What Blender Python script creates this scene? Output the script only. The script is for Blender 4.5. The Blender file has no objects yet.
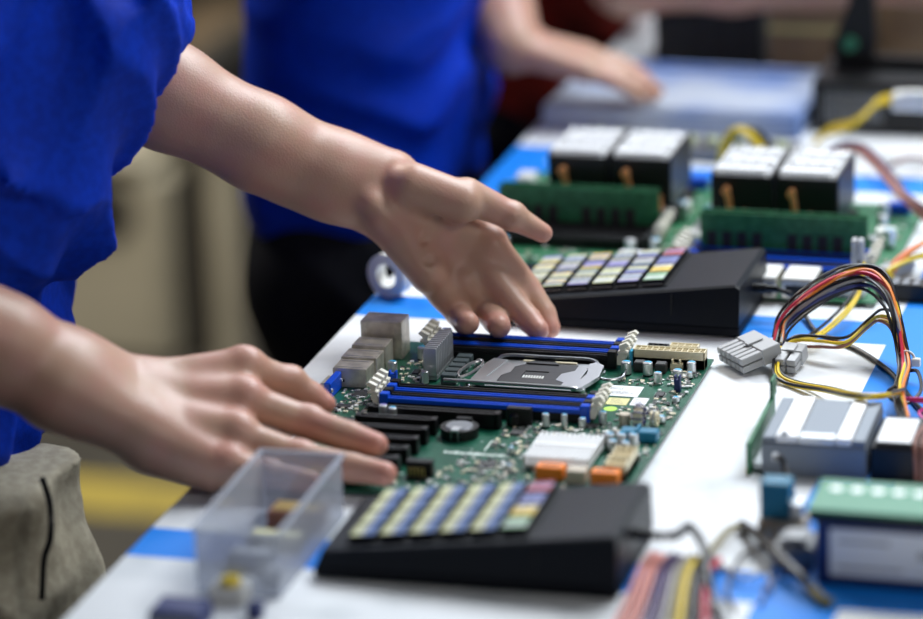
import bpy, math, random
import numpy as np
from mathutils import Vector, Matrix
random.seed(7); rng = np.random.default_rng(7)
PI = math.pi
S = bpy.context.scene
COL = S.collection
CM = 0.01

# ------------------------------------------------------------ camera, world, lights, exposure
cam_data = bpy.data.cameras.new('camera')
cam = bpy.data.objects.new('camera', cam_data); COL.objects.link(cam)
CAM_POS = Vector((0.7340, -2.5430, 0.8600))
FWD = Vector((-0.26374191, 0.91375528, -0.30901699)); UP = Vector((-0.053793023, 0.30592827, 0.95053364)); RIGHT = Vector((0.96309216, 0.26731851, -0.031532448))
cam.matrix_world = Matrix(((RIGHT.x, UP.x, -FWD.x, CAM_POS.x), (RIGHT.y, UP.y, -FWD.y, CAM_POS.y), (RIGHT.z, UP.z, -FWD.z, CAM_POS.z), (0, 0, 0, 1)))
cam_data.sensor_width = 36; cam_data.lens = 142.36
cam_data.clip_start = .05; cam_data.clip_end = 60
cam_data.dof.use_dof = True; cam_data.dof.focus_distance = 2.60; cam_data.dof.aperture_fstop = 2.5
S.camera = cam

world = bpy.data.worlds.new('world'); S.world = world; world.use_nodes = True
wb = world.node_tree.nodes['Background']; wb.inputs[0].default_value = (.62, .74, 1, 1); wb.inputs[1].default_value = .04

def area(name, loc, target, sx, sy, power, color=(1, 1, 1)):
    d = bpy.data.lights.new(name, 'AREA'); d.shape = 'RECTANGLE'; d.size = sx; d.size_y = sy; d.energy = power; d.color = color
    o = bpy.data.objects.new(name, d); COL.objects.link(o); o.location = loc
    o.rotation_euler = (Vector(target) - Vector(loc)).to_track_quat('-Z', 'Y').to_euler(); return o
area('ceiling_lamp_over_table', (.75, .75, 1.7), (.1, -.2, 0), 1.4, .45, 46, (.92, .96, 1))
area('ceiling_lamp_behind', (.0, 2.2, 2.0), (.1, 0, 0), 1.8, .6, 64, (.84, .92, 1))
area('fill_lamp_near_side', (2.0, -1.7, 1.6), (.1, -.2, 0), 1.0, .4, 13, (1, .95, .88))  # added fill for the camera-facing sides, not a fixture of the room
area('fill_lamp_machine', (-1.5, 1.3, 1.7), (-1.15, 2.5, -.7), .9, .5, 75, (1, .93, .82))  # added lamp aimed at the cream machine to brighten the background
S.view_settings.view_transform = 'Standard'; S.view_settings.look = 'None'; S.view_settings.gamma = 1
S.view_settings.exposure = 0.0; S.view_settings.use_curve_mapping = False

# ------------------------------------------------------------ materials
def mat(name, color, rough=.5, metal=0, spec=.5, noise=None, bump=0, bscale=200, emit=0, trans=0, sss=0, coat=0):
    m = bpy.data.materials.new(name); m.use_nodes = True; nt = m.node_tree; b = nt.nodes['Principled BSDF']
    b.inputs['Base Color'].default_value = (*color, 1); b.inputs['Roughness'].default_value = rough; b.inputs['Metallic'].default_value = metal
    b.inputs['Specular IOR Level'].default_value = spec
    b.inputs['Transmission Weight'].default_value = trans; b.inputs['Coat Weight'].default_value = coat
    if sss:
        b.inputs['Subsurface Weight'].default_value = sss; b.inputs['Subsurface Radius'].default_value = (.01, .004, .002); b.inputs['Subsurface Scale'].default_value = 1
    tc = nt.nodes.new('ShaderNodeTexCoord')
    if noise:   # (second colour, scale, lo, hi)
        n = nt.nodes.new('ShaderNodeTexNoise'); n.inputs['Scale'].default_value = noise[1]; n.inputs['Detail'].default_value = 4
        nt.links.new(tc.outputs['Object'], n.inputs['Vector'])
        r = nt.nodes.new('ShaderNodeValToRGB'); r.color_ramp.elements[0].position = noise[2]; r.color_ramp.elements[1].position = noise[3]
        r.color_ramp.elements[0].color = (*color, 1); r.color_ramp.elements[1].color = (*noise[0], 1)
        nt.links.new(n.outputs['Fac'], r.inputs['Fac']); nt.links.new(r.outputs['Color'], b.inputs['Base Color'])
    if bump:
        n2 = nt.nodes.new('ShaderNodeTexNoise'); n2.inputs['Scale'].default_value = bscale; n2.inputs['Detail'].default_value = 3
        nt.links.new(tc.outputs['Object'], n2.inputs['Vector'])
        bp = nt.nodes.new('ShaderNodeBump'); bp.inputs['Strength'].default_value = bump; bp.inputs['Distance'].default_value = .002
        nt.links.new(n2.outputs['Fac'], bp.inputs['Height']); nt.links.new(bp.outputs['Normal'], b.inputs['Normal'])
    return m
M = {}
M['blue_slot'] = mat('blue_plastic', (.001, .075, .62), .3)
M['black'] = mat('black_plastic', (.006, .006, .007), .38, spec=.35)
M['black_matt'] = mat('black_matt_plastic', (.012, .013, .016), .5, bump=.1, bscale=900)
M['kp_body'] = mat('keypad_plastic', (.004, .006, .011), .4, spec=.2, bump=.15, bscale=1500)
M['kp_base'] = mat('keypad_base_plastic', (.003, .004, .008), .5, spec=.15)
M['ivory'] = mat('ivory_plastic', (.82, .74, .52), .4)
M['white'] = mat('white_plastic', (.82, .82, .78), .4)
M['cream'] = mat('cream_latch', (.80, .78, .68), .4)
M['steel'] = mat('stamped_steel', (.58, .60, .62), .34, 1)
M['steel_dark'] = mat('dark_cover_steel', (.055, .055, .058), .45, .4)
M['port_steel'] = mat('port_shield_steel', (.70, .66, .57), .32, .55, noise=((.45, .42, .36), 90, .35, .65))
M['alu'] = mat('aluminium_fins', (.62, .64, .66), .38, .85)
M['alu_white'] = mat('bright_aluminium', (.88, .89, .90), .5, .25)
M['choke'] = mat('grey_ferrite', (.055, .075, .08), .45)
M['gold'] = mat('gold_contacts', (.75, .52, .18), .3, 1)
M['copper'] = mat('copper_heatpipe', (.95, .42, .18), .35, .4)
M['solder'] = mat('tinned_solder', (.75, .77, .76), .3, .8)
M['ceramic'] = mat('ceramic_part', (.55, .48, .38), .5)
M['chip'] = mat('chip_epoxy', (.02, .02, .022), .5)
M['silk'] = mat('white_print', (.75, .85, .8), .6)
M['teal'] = mat('teal_plastic', (.005, .17, .30), .4)
M['orange'] = mat('orange_plastic', (.95, .25, .02), .45)
M['lime'] = mat('lime_sticker', (.45, .78, .08), .5)
M['label_yellow'] = mat('pale_yellow_label', (.75, .70, .30), .5)
M['label_white'] = mat('white_label', (.85, .87, .9), .5)
M['cap_blue'] = mat('capacitor_blue_mark', (.05, .45, .75), .4)
M['cap_purple'] = mat('purple_capacitor', (.25, .2, .6), .4)
M['navy'] = mat('navy_plastic', (.01, .02, .12), .4)
M['grey_plastic'] = mat('grey_plastic', (.42, .43, .44), .45)
M['silver_cap'] = mat('capacitor_can', (.7, .71, .72), .3, .8)
M['wire_red'] = mat('red_wire', (.62, .02, .06), .4)
M['wire_black'] = mat('black_wire', (.01, .01, .012), .38)
M['wire_yellow'] = mat('yellow_wire', (.85, .62, .03), .4)
M['wire_orange'] = mat('orange_wire', (.85, .25, .04), .4)
M['wire_pink'] = mat('magenta_wire', (.75, .04, .35), .4)
M['wire_blue'] = mat('navy_wire', (.02, .03, .16), .4)
M['wire_brown'] = mat('brown_wire', (.30, .13, .10), .45)
M['wire_olive'] = mat('olive_wire', (.22, .18, .05), .5)
M['wire_salmon'] = mat('salmon_wire', (.62, .22, .18), .45)
M['wire_purple'] = mat('purple_wire', (.07, .03, .13), .45)
M['wire_grey'] = mat('grey_wire', (.35, .34, .33), .45)
M['green_dark'] = mat('dark_green_laminate', (.014, .14, .055), .4, noise=((.03, .20, .085), 150, .45, .6))
M['green_light'] = mat('light_green_laminate', (.04, .25, .13), .4)
M['card'] = mat('brown_cardboard', (.34, .25, .15), .8, noise=((.28, .2, .12), 30, .4, .6))
M['metal_grey'] = mat('grey_metal', (.22, .23, .25), .4, .7)

def pcb_material():
    m = mat('green_circuit_board', (.004, .085, .05), .3); nt = m.node_tree; b = nt.nodes['Principled BSDF']; L = nt.links.new
    tc = nt.nodes.new('ShaderNodeTexCoord')
    n = nt.nodes.new('ShaderNodeTexNoise'); n.inputs['Scale'].default_value = 45; L(tc.outputs['Object'], n.inputs['Vector'])
    w = nt.nodes.new('ShaderNodeTexVoronoi'); w.feature = 'DISTANCE_TO_EDGE'; w.inputs['Scale'].default_value = 260; L(tc.outputs['Object'], w.inputs['Vector'])
    r = nt.nodes.new('ShaderNodeValToRGB'); r.color_ramp.elements[0].position = .02; r.color_ramp.elements[1].position = .07
    r.color_ramp.elements[0].color = (.03, .20, .12, 1); r.color_ramp.elements[1].color = (.004, .075, .042, 1); L(w.outputs['Distance'], r.inputs['Fac'])
    r2 = nt.nodes.new('ShaderNodeValToRGB'); r2.color_ramp.elements[0].position = .42; r2.color_ramp.elements[1].position = .6
    r2.color_ramp.elements[0].color = (.003, .06, .035, 1); r2.color_ramp.elements[1].color = (.012, .13, .075, 1); L(n.outputs['Fac'], r2.inputs['Fac'])
    mx = nt.nodes.new('ShaderNodeMix'); mx.data_type = 'RGBA'; mx.inputs['Factor'].default_value = .5; L(r.outputs['Color'], mx.inputs['A']); L(r2.outputs['Color'], mx.inputs['B'])
    L(mx.outputs['Result'], b.inputs['Base Color']); return m
M['pcb'] = pcb_material()

def fabric(name, c1, c2, rough=.75, scale=900, sheen=0, spec=.15):
    m = mat(name, c1, rough, spec=spec, noise=(c2, scale / 6, .4, .62), bump=.25, bscale=scale)
    m.node_tree.nodes['Principled BSDF'].inputs['Sheen Weight'].default_value = sheen
    return m
M['tshirt'] = fabric('royal_blue_jersey', (.0, .032, .46), (.0, .042, .56), .6)
M['khaki'] = fabric('khaki_cotton', (.33, .30, .23), (.42, .39, .30), .85, 700)
M['dark_denim'] = fabric('black_cotton', (.006, .007, .011), (.010, .011, .016), .85)
M['red_shirt'] = fabric('dark_red_flannel', (.10, .012, .008), (.26, .02, .012), .85, 120)
M['leather'] = mat('black_leather', (.01, .01, .01), .5)
M['hair'] = mat('brown_hair', (.03, .018, .01), .6, bump=.6, bscale=400)
M['eye'] = mat('eye_white', (.7, .7, .68), .2)

def skin_material(name, c, red):
    m = mat(name, c, .42, spec=.45, sss=.12); nt = m.node_tree; b = nt.nodes['Principled BSDF']; L = nt.links.new
    tc = nt.nodes.new('ShaderNodeTexCoord'); n = nt.nodes.new('ShaderNodeTexNoise'); n.inputs['Scale'].default_value = 38; n.inputs['Detail'].default_value = 5
    L(tc.outputs['Object'], n.inputs['Vector'])
    r = nt.nodes.new('ShaderNodeValToRGB'); r.color_ramp.elements[0].position = .38; r.color_ramp.elements[1].position = .66
    r.color_ramp.elements[0].color = (*c, 1); r.color_ramp.elements[1].color = (*red, 1); L(n.outputs['Fac'], r.inputs['Fac'])
    at = nt.nodes.new('ShaderNodeAttribute'); at.attribute_name = 'flush'
    mx = nt.nodes.new('ShaderNodeMix'); mx.data_type = 'RGBA'; mx.inputs['B'].default_value = (.62, .27, .22, 1)
    L(at.outputs['Fac'], mx.inputs['Factor']); L(r.outputs['Color'], mx.inputs['A']); L(mx.outputs['Result'], b.inputs['Base Color'])
    n2 = nt.nodes.new('ShaderNodeTexVoronoi'); n2.inputs['Scale'].default_value = 650; L(tc.outputs['Object'], n2.inputs['Vector'])
    bp = nt.nodes.new('ShaderNodeBump'); bp.inputs['Strength'].default_value = .18; bp.inputs['Distance'].default_value = .0006
    L(n2.outputs['Distance'], bp.inputs['Height']); L(bp.outputs['Normal'], b.inputs['Normal']); return m
M['skin'] = skin_material('skin', (.54, .335, .24), (.56, .30, .23))

def table_material():
    """white laminate with a grid of bright blue stripes"""
    m = mat('white_laminate_with_blue_stripes', (.8, .8, .8), .5, spec=.25); nt = m.node_tree; b = nt.nodes['Principled BSDF']; L = nt.links.new
    tc = nt.nodes.new('ShaderNodeTexCoord'); sp = nt.nodes.new('ShaderNodeSeparateXYZ'); L(tc.outputs['Object'], sp.inputs[0])
    def math_(op, a, bb=None):
        n = nt.nodes.new('ShaderNodeMath'); n.operation = op
        for i, v in enumerate((a, bb)):
            if v is None: continue
            if isinstance(v, (int, float)): n.inputs[i].default_value = v
            else: L(v, n.inputs[i])
        return n.outputs[0]
    def band(axis, c, hw, other=None, lo=None, hi=None, slope=0):
        v = axis
        if slope: v = math_('ADD', axis, math_('MULTIPLY', other, slope))
        k = math_('LESS_THAN', math_('ABSOLUTE', math_('SUBTRACT', v, c)), hw)
        if lo is not None: k = math_('MULTIPLY', k, math_('MULTIPLY', math_('GREATER_THAN', other, lo), math_('LESS_THAN', other, hi)))
        return k
    X, Y = sp.outputs[0], sp.outputs[1]
    bands = [band(Y, -.500, .0245), band(Y, -.001, .0255), band(X, .356, .026), band(Y, .388, .0245), band(X, -.062, .024, Y, .28, .46)]
    acc = bands[0]
    for k in bands[1:]: acc = math_('MAXIMUM', acc, k)
    n = nt.nodes.new('ShaderNodeTexNoise'); n.inputs['Scale'].default_value = 14; n.inputs['Detail'].default_value = 6; L(tc.outputs['Object'], n.inputs['Vector'])
    r = nt.nodes.new('ShaderNodeValToRGB'); r.color_ramp.elements[0].position = .30; r.color_ramp.elements[1].position = .50
    r.color_ramp.elements[0].color = (.60, .64, .67, 1); r.color_ramp.elements[1].color = (.78, .81, .84, 1); L(n.outputs['Fac'], r.inputs['Fac'])
    mx = nt.nodes.new('ShaderNodeMix'); mx.data_type = 'RGBA'; mx.inputs['B'].default_value = (.005, .23, .82, 1)
    L(acc, mx.inputs['Factor']); L(r.outputs['Color'], mx.inputs['A']); L(mx.outputs['Result'], b.inputs['Base Color']); return m
M['table'] = table_material()

def clear_material():
    m = bpy.data.materials.new('clear_plastic'); m.use_nodes = True; nt = m.node_tree; nt.nodes.remove(nt.nodes['Principled BSDF'])
    out = nt.nodes['Material Output']; t = nt.nodes.new('ShaderNodeBsdfTransparent'); t.inputs[0].default_value = (.86, .88, .92, 1)
    g = nt.nodes.new('ShaderNodeBsdfGlossy'); g.inputs['Roughness'].default_value = .12; d = nt.nodes.new('ShaderNodeBsdfDiffuse'); d.inputs[0].default_value = (.75, .78, .85, 1)
    mx = nt.nodes.new('ShaderNodeMixShader'); mx.inputs[0].default_value = .12; m2 = nt.nodes.new('ShaderNodeMixShader'); m2.inputs[0].default_value = .3
    nt.links.new(t.outputs[0], mx.inputs[1]); nt.links.new(g.outputs[0], mx.inputs[2]); nt.links.new(mx.outputs[0], m2.inputs[1]); nt.links.new(d.outputs[0], m2.inputs[2])
    nt.links.new(m2.outputs[0], out.inputs[0]); return m
M['clear'] = clear_material()

# ------------------------------------------------------------ mesh helpers (centimetres)
class MB:
    def __init__(s): s.v = []; s.f = []; s.m = []; s.mats = []; s.cur = 0
    def mat(s, m):
        m = M[m]
        if m not in s.mats: s.mats.append(m)
        s.cur = s.mats.index(m); return s
    def add(s, vs, fs):
        o = len(s.v); s.v += [tuple(p) for p in vs]; s.f += [tuple(i + o for i in f) for f in fs]; s.m += [s.cur] * len(fs); return s
    def box(s, x0, y0, z0, x1, y1, z1, b=None, fn=None):
        """box with chamfered edges"""
        if x1 < x0: x0, x1 = x1, x0
        if y1 < y0: y0, y1 = y1, y0
        if z1 < z0: z0, z1 = z1, z0
        if b is None: b = .04
        b = min(b, (x1 - x0) * .3, (y1 - y0) * .3, (z1 - z0) * .3)
        vs = []; idx = {}
        for i, x in enumerate((x0, x1)):
            for j, y in enumerate((y0, y1)):
                for k, z in enumerate((z0, z1)):
                    dx, dy, dz = (b, -b)[i], (b, -b)[j], (b, -b)[k]
                    for a, p in enumerate(((x, y + dy, z + dz), (x + dx, y, z + dz), (x + dx, y + dy, z))):
                        idx[i, j, k, a] = len(vs); vs.append(p)
        fs = []
        q = lambda *t: fs.append([idx[e] for e in t])
        for i in (0, 1):
            q((i, 0, 0, 0), (i, 0, 1, 0), (i, 1, 1, 0), (i, 1, 0, 0)); q((0, i, 0, 1), (0, i, 1, 1), (1, i, 1, 1), (1, i, 0, 1)); q((0, 0, i, 2), (0, 1, i, 2), (1, 1, i, 2), (1, 0, i, 2))
        for i in (0, 1):
            for j in (0, 1):
                q((i, j, 0, 0), (i, j, 1, 0), (i, j, 1, 1), (i, j, 0, 1)); q((i, 0, j, 0), (i, 1, j, 0), (i, 1, j, 2), (i, 0, j, 2)); q((0, i, j, 1), (1, i, j, 1), (1, i, j, 2), (0, i, j, 2))
                for k in (0, 1): q((i, j, k, 0), (i, j, k, 1), (i, j, k, 2))
        c = Vector(((x0 + x1) / 2, (y0 + y1) / 2, (z0 + z1) / 2)); out = []
        for f in fs:
            P = [Vector(vs[n]) for n in f]; nrm = (P[1] - P[0]).cross(P[2] - P[0])
            out.append(f if nrm.dot(sum(P, Vector()) / len(P) - c) > 0 else f[::-1])
        if fn: vs = [fn(p) for p in vs]
        return s.add(vs, out)
    def prism(s, poly, z0, z1, axis='z', fn=None):
        """extrude a polygon; axis z: (x,y) polygon, axis y: (x,z) polygon, axis x: (y,z) polygon"""
        n = len(poly); ar = sum(poly[i][0] * poly[(i + 1) % n][1] - poly[(i + 1) % n][0] * poly[i][1] for i in range(n))
        if ar < 0: poly = poly[::-1]
        def P(p, t): return {'z': (p[0], p[1], t), 'y': (p[0], t, p[1]), 'x': (t, p[0], p[1])}[axis]
        vs = [P(p, z0) for p in poly] + [P(p, z1) for p in poly]
        fs = [list(range(n))[::-1], list(range(n, 2 * n))] + [[i, (i + 1) % n, n + (i + 1) % n, n + i] for i in range(n)]
        if axis == 'y': fs = [f[::-1] for f in fs]
        if fn: vs = [fn(p) for p in vs]
        return s.add(vs, fs)
    def cyl(s, c, r, z0, z1, n=20, axis='z', r2=None, bev=.0):
        r2 = r if r2 is None else r2; rings = [(z0, r)]
        if bev: rings += [(z1 - bev, r2), (z1, r2 - bev)]
        else: rings += [(z1, r2)]
        vs = []
        for (z, rr) in rings:
            for i in range(n):
                a = 2 * PI * i / n; x, y = rr * math.cos(a), rr * math.sin(a)
                vs.append({'z': (c[0] + x, c[1] + y, z), 'x': (z, c[0] + x, c[1] + y), 'y': (c[0] + y, z, c[1] + x)}[axis])
        k = len(rings); fs = [list(range(n))[::-1], list(range((k - 1) * n, k * n))]
        for q in range(k - 1): fs += [[q * n + i, q * n + (i + 1) % n, (q + 1) * n + (i + 1) % n, (q + 1) * n + i] for i in range(n)]
        return s.add(vs, fs)
    def ring(s, c, r0, r1, z0, z1, n=32, axis='z'):
        vs = []
        for (r, z) in ((r1, z0), (r1, z1), (r0, z1), (r0, z0)):
            for i in range(n):
                a = 2 * PI * i / n; x, y = r * math.cos(a), r * math.sin(a)
                vs.append({'z': (c[0] + x, c[1] + y, z), 'x': (z, c[0] + x, c[1] + y), 'y': (c[0] + y, z, c[1] + x)}[axis])
        return s.add(vs, [[q * n + i, q * n + (i + 1) % n, ((q + 1) % 4) * n + (i + 1) % n, ((q + 1) % 4) * n + i] for q in range(4) for i in range(n)])
    def tube(s, pts, r, n=8, sub=7):
        P = [Vector(p) for p in pts]
        if len(P) > 2:
            Q = []
            for i in range(len(P) - 1):
                a = P[i - 1] if i else P[0] * 2 - P[1]; b, c = P[i], P[i + 1]; d = P[i + 2] if i + 2 < len(P) else P[-1] * 2 - P[-2]
                for k in range(sub):
                    t = k / sub; Q.append(.5 * ((2 * b) + (c - a) * t + (2 * a - 5 * b + 4 * c - d) * t * t + (3 * b - a - 3 * c + d) * t ** 3))
            P = Q + [P[-1]]
        up = Vector((0, 0, 1)); vs = []; k = len(P)
        for i, p in enumerate(P):
            t = (P[min(i + 1, k - 1)] - P[max(i - 1, 0)]).normalized()
            x = t.cross(up)
            if x.length < .15: x = t.cross(Vector((1, 0, 0)))
            x.normalize(); y = t.cross(x)
            if i and x.dot(px) < 0: x, y = -x, -y
            px = x
            for j in range(n):
                a = 2 * PI * j / n; vs.append(p + (x * math.cos(a) + y * math.sin(a)) * r)
        fs = [[i * n + j, i * n + (j + 1) % n, (i + 1) * n + (j + 1) % n, (i + 1) * n + j] for i in range(k - 1) for j in range(n)]
        fs += [list(range(n))[::-1], list(range((k - 1) * n, k * n))]
        return s.add(vs, fs)
    def build(s, name, parent=None, loc=None, rz=0, sharp=32):
        me = bpy.data.meshes.new(name); me.from_pydata([(x * CM, y * CM, z * CM) for x, y, z in s.v], [], s.f)
        for m in s.mats: me.materials.append(m)
        me.polygons.foreach_set('material_index', s.m); me.polygons.foreach_set('use_smooth', [True] * len(s.f))
        me.update(); me.set_sharp_from_angle(angle=math.radians(sharp))
        o = bpy.data.objects.new(name, me); COL.objects.link(o); o.parent = parent
        if loc: o.location = [c * CM for c in loc]
        o.rotation_euler.z = rz; return o
def mb(m): return MB().mat(m)

def thing(name, label, cat, loc=(0, 0, 0), rz=0, group=None):
    o = bpy.data.objects.new(name, None); COL.objects.link(o); o.empty_display_size = .02
    o.location = [c * CM for c in loc]; o.rotation_euler.z = rz; return tag(o, label, cat, group)
def tag(o, label, cat, group=None, kind=None):
    o['label'] = label; o['category'] = cat
    if group: o['group'] = group
    if kind: o['kind'] = kind
    return o
def struct(o): o['kind'] = 'structure'; return o
def stuff(o): o['kind'] = 'stuff'; return o
def rotz(a, c=(0, 0)):
    ca, sa = math.cos(a), math.sin(a)
    return lambda p: (c[0] + (p[0] - c[0]) * ca - (p[1] - c[1]) * sa, c[1] + (p[0] - c[0]) * sa + (p[1] - c[1]) * ca, p[2])

# ------------------------------------------------------------ smooth solids from distance fields (centimetres)
def surface_nets(D, org, h):
    nx, ny, nz = D.shape; IN = D < 0
    c = [D[i:nx - 1 + i, j:ny - 1 + j, k:nz - 1 + k] for i in (0, 1) for j in (0, 1) for k in (0, 1)]
    ins = sum((q < 0).astype(np.int8) for q in c); act = (ins > 0) & (ins < 8); ids = np.argwhere(act)
    vid = np.full(act.shape, -1, np.int64); vid[act] = np.arange(len(ids))
    cv = np.stack([q[act] for q in c], 1); off = np.array([(i, j, k) for i in (0, 1) for j in (0, 1) for k in (0, 1)], float)
    acc = np.zeros((len(ids), 3)); cnt = np.zeros(len(ids))
    for a in range(8):
        for b in range(a + 1, 8):
            if np.abs(off[a] - off[b]).sum() != 1: continue
            da, db = cv[:, a], cv[:, b]; m = (da < 0) != (db < 0); t = np.where(m, da / np.where(m, da - db, 1), 0)
            acc += np.where(m[:, None], off[a] + t[:, None] * (off[b] - off[a]), 0); cnt += m
    V = (ids + acc / cnt[:, None]) * h + org; F = []
    for ax in range(3):
        sl0 = [slice(1, -1)] * 3; sl1 = [slice(1, -1)] * 3; sl0[ax] = slice(0, -1); sl1[ax] = slice(1, None)
        A, B = IN[tuple(sl0)], IN[tuple(sl1)]; o = [1, 1, 1]; o[ax] = 0
        u, w = [(1, 2), (2, 0), (0, 1)][ax]
        for sgn in (0, 1):
            e = np.argwhere((A & ~B) if sgn == 0 else (~A & B)) + o
            if not len(e): continue
            q = []
            for (du, dw) in ((-1, -1), (0, -1), (0, 0), (-1, 0)):
                g = e.copy(); g[:, u] += du; g[:, w] += dw; q.append(vid[g[:, 0], g[:, 1], g[:, 2]])
            q = np.stack(q, 1); F.append(q if sgn == 0 else q[:, ::-1])
    return V, np.concatenate(F)
class SDF:
    """smooth union of tapered capsules and ellipsoids"""
    def __init__(s, lo, hi, h):
        s.h = h; s.org = np.array(lo, float); n = np.ceil((np.array(hi) - s.org) / h).astype(int) + 1
        s.ax = [s.org[i] + h * np.arange(n[i]) for i in range(3)]; s.D = np.full(n, 50., np.float32)
    def _sub(s, lo, hi):
        sl = []
        for i in range(3):
            a = max(0, int((lo[i] - s.org[i]) / s.h)); b = min(len(s.ax[i]), int((hi[i] - s.org[i]) / s.h) + 2)
            if b <= a: return None
            sl.append(slice(a, b))
        g = np.meshgrid(*[s.ax[i][sl[i]] for i in range(3)], indexing='ij'); return tuple(sl), np.stack(g, -1).astype(np.float32)
    def _mix(s, sl, d, k, sub=False):
        A = s.D[sl]
        if sub: A = -A
        hh = np.maximum(k - np.abs(A - d), 0) / k; R = np.minimum(A, d) - hh * hh * k * .25
        s.D[sl] = -R if sub else R
    def cone(s, a, b, ra, rb, k=.5, sub=False):
        a = np.array(a, float); b = np.array(b, float); m = max(ra, rb) + k + 1
        q = s._sub(np.minimum(a, b) - m, np.maximum(a, b) + m)
        if q is None: return s
        sl, P = q; ab = b - a; pa = P - a; t = np.clip((pa @ ab) / max(ab @ ab, 1e-9), 0, 1)
        s._mix(sl, np.linalg.norm(pa - t[..., None] * ab, axis=-1) - (ra + t * (rb - ra)), k, sub); return s
    def ell(s, c, r, k=.5, R=None, sub=False):
        c = np.array(c, float); r = np.array(r, float); m = max(r) + k + 1; q = s._sub(c - m, c + m)
        if q is None: return s
        sl, P = q; p = P - c
        if R is not None: p = p @ np.array(R)
        k0 = np.linalg.norm(p / r, axis=-1); k1 = np.linalg.norm(p / (r * r), axis=-1)
        s._mix(sl, k0 * (k0 - 1) / np.maximum(k1, 1e-6), k, sub); return s
    def chain(s, pts, rad, k=.35, k0=None):
        for i in range(len(pts) - 1): s.cone(pts[i], pts[i + 1], rad[i], rad[i + 1], k0 if (i == 0 and k0) else k)
        return s
    def displace(s, f):
        g = np.meshgrid(*s.ax, indexing='ij'); near = s.D < 4; P = np.stack([q[near] for q in g], -1); s.D[near] += f(P).astype(np.float32); return s
    def cut_below(s, ax, val, keep_above=True):
        g = s.ax[ax]; shp = [1, 1, 1]; shp[ax] = len(g); pl = (val - g if keep_above else g - val).reshape(shp); s.D = np.maximum(s.D, pl); return s
    def mesh(s):
        D = s.D
        for sl in (np.s_[0], np.s_[-1], np.s_[:, 0], np.s_[:, -1], np.s_[:, :, 0], np.s_[:, :, -1]): D[sl] = np.maximum(D[sl], .01)
        return surface_nets(D, s.org, s.h)
def mesh_object(name, parts, m, parent=None, flush=None):
    V = []; F = []; o = 0
    for v, f in parts: V.append(v); F.append(f + o); o += len(v)
    V = np.concatenate(V); F = np.concatenate(F); me = bpy.data.meshes.new(name)
    me.vertices.add(len(V)); me.vertices.foreach_set('co', (V * CM).ravel()); me.loops.add(len(F) * 4); me.loops.foreach_set('vertex_index', F.ravel().astype(np.int32))
    me.polygons.add(len(F)); me.polygons.foreach_set('loop_start', np.arange(0, len(F) * 4, 4, dtype=np.int32)); me.polygons.foreach_set('use_smooth', np.ones(len(F), bool))
    me.update(calc_edges=True); me.validate(); me.materials.append(M[m])
    if flush:
        at = me.attributes.new('flush', 'FLOAT', 'POINT'); val = np.zeros(len(V))
        for c, r, a in flush: val = np.maximum(val, a * np.clip(1.4 - np.linalg.norm(V - np.array(c), axis=1) / r, 0, 1))
        at.data.foreach_set('value', val)
    ob = bpy.data.objects.new(name, me); COL.objects.link(ob); ob.parent = parent; return ob
def folds(amp, dirs, seed=0):
    """cloth folds: warped ridges running along given directions"""
    r = np.random.default_rng(seed)
    def f(P):
        out = 0
        w = np.stack([np.sin(P @ r.normal(size=3) * .13 + r.uniform(0, 6)) for _ in range(3)], -1) * 3 + np.stack([np.sin(P @ r.normal(size=3) * .3 + r.uniform(0, 6)) for _ in range(3)], -1) * .8
        Q = P + w
        for (d, wl, a) in dirs:
            d = np.array(d, float); d /= np.linalg.norm(d); ph = Q @ d * 2 * PI / wl + r.uniform(0, 6); msk = .5 + .5 * np.sin(P @ r.normal(size=3) * .16 + r.uniform(0, 6))
            out = out + a * msk * (np.abs(np.sin(ph / 2)) - .6)
        return out * amp
    return f

# ------------------------------------------------------------ the setting
g = mb('card'); M['floor'] = mat('dark_workshop_concrete', (.030, .026, .020), .6, noise=((.055, .048, .036), 2.5, .35, .65)); M['wall'] = mat('dark_painted_wall', (.03, .028, .026), .8)
M['yellow_paint'] = mat('yellow_floor_paint', (.40, .30, .045), .6, noise=((.25, .19, .04), 6, .4, .7))
struct(mb('floor').box(-500, -420, -94, 500, 900, -90, 0).build('floor'))
struct(mb('wall').box(-500, 900, -90, 500, 910, 220, 0).build('wall_back'))
struct(mb('wall').box(-510, -420, -90, -500, 910, 220, 0).build('wall_side'))
o = mb('yellow_paint').box(-330, 172, -90.02, -11, 185, -89.9, 0).build('floor_marking'); struct(o)

# work table
t = thing('work_table', 'long white work table with bright blue stripes covered in circuit boards', 'table', (-7.8, -80, -90))
o = mb('table').box(-7.8, -80, -2.2, 82, 116, 0, .15).build('tabletop', t); o.location = (.078, .80, .90)
mb('metal_grey').box(4, 6, 80, 86, 10, 87.8).box(4, 184, 80, 86, 188, 87.8).box(4, 10, 80, 8, 184, 87.8).box(82, 10, 80, 86, 184, 87.8).build('table_frame', t)
for x in (4, 81):
    for y in (6, 183): mb('metal_grey').box(x, y, 0, x + 5, y + 5, 80, .3).build('leg', t)

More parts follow.
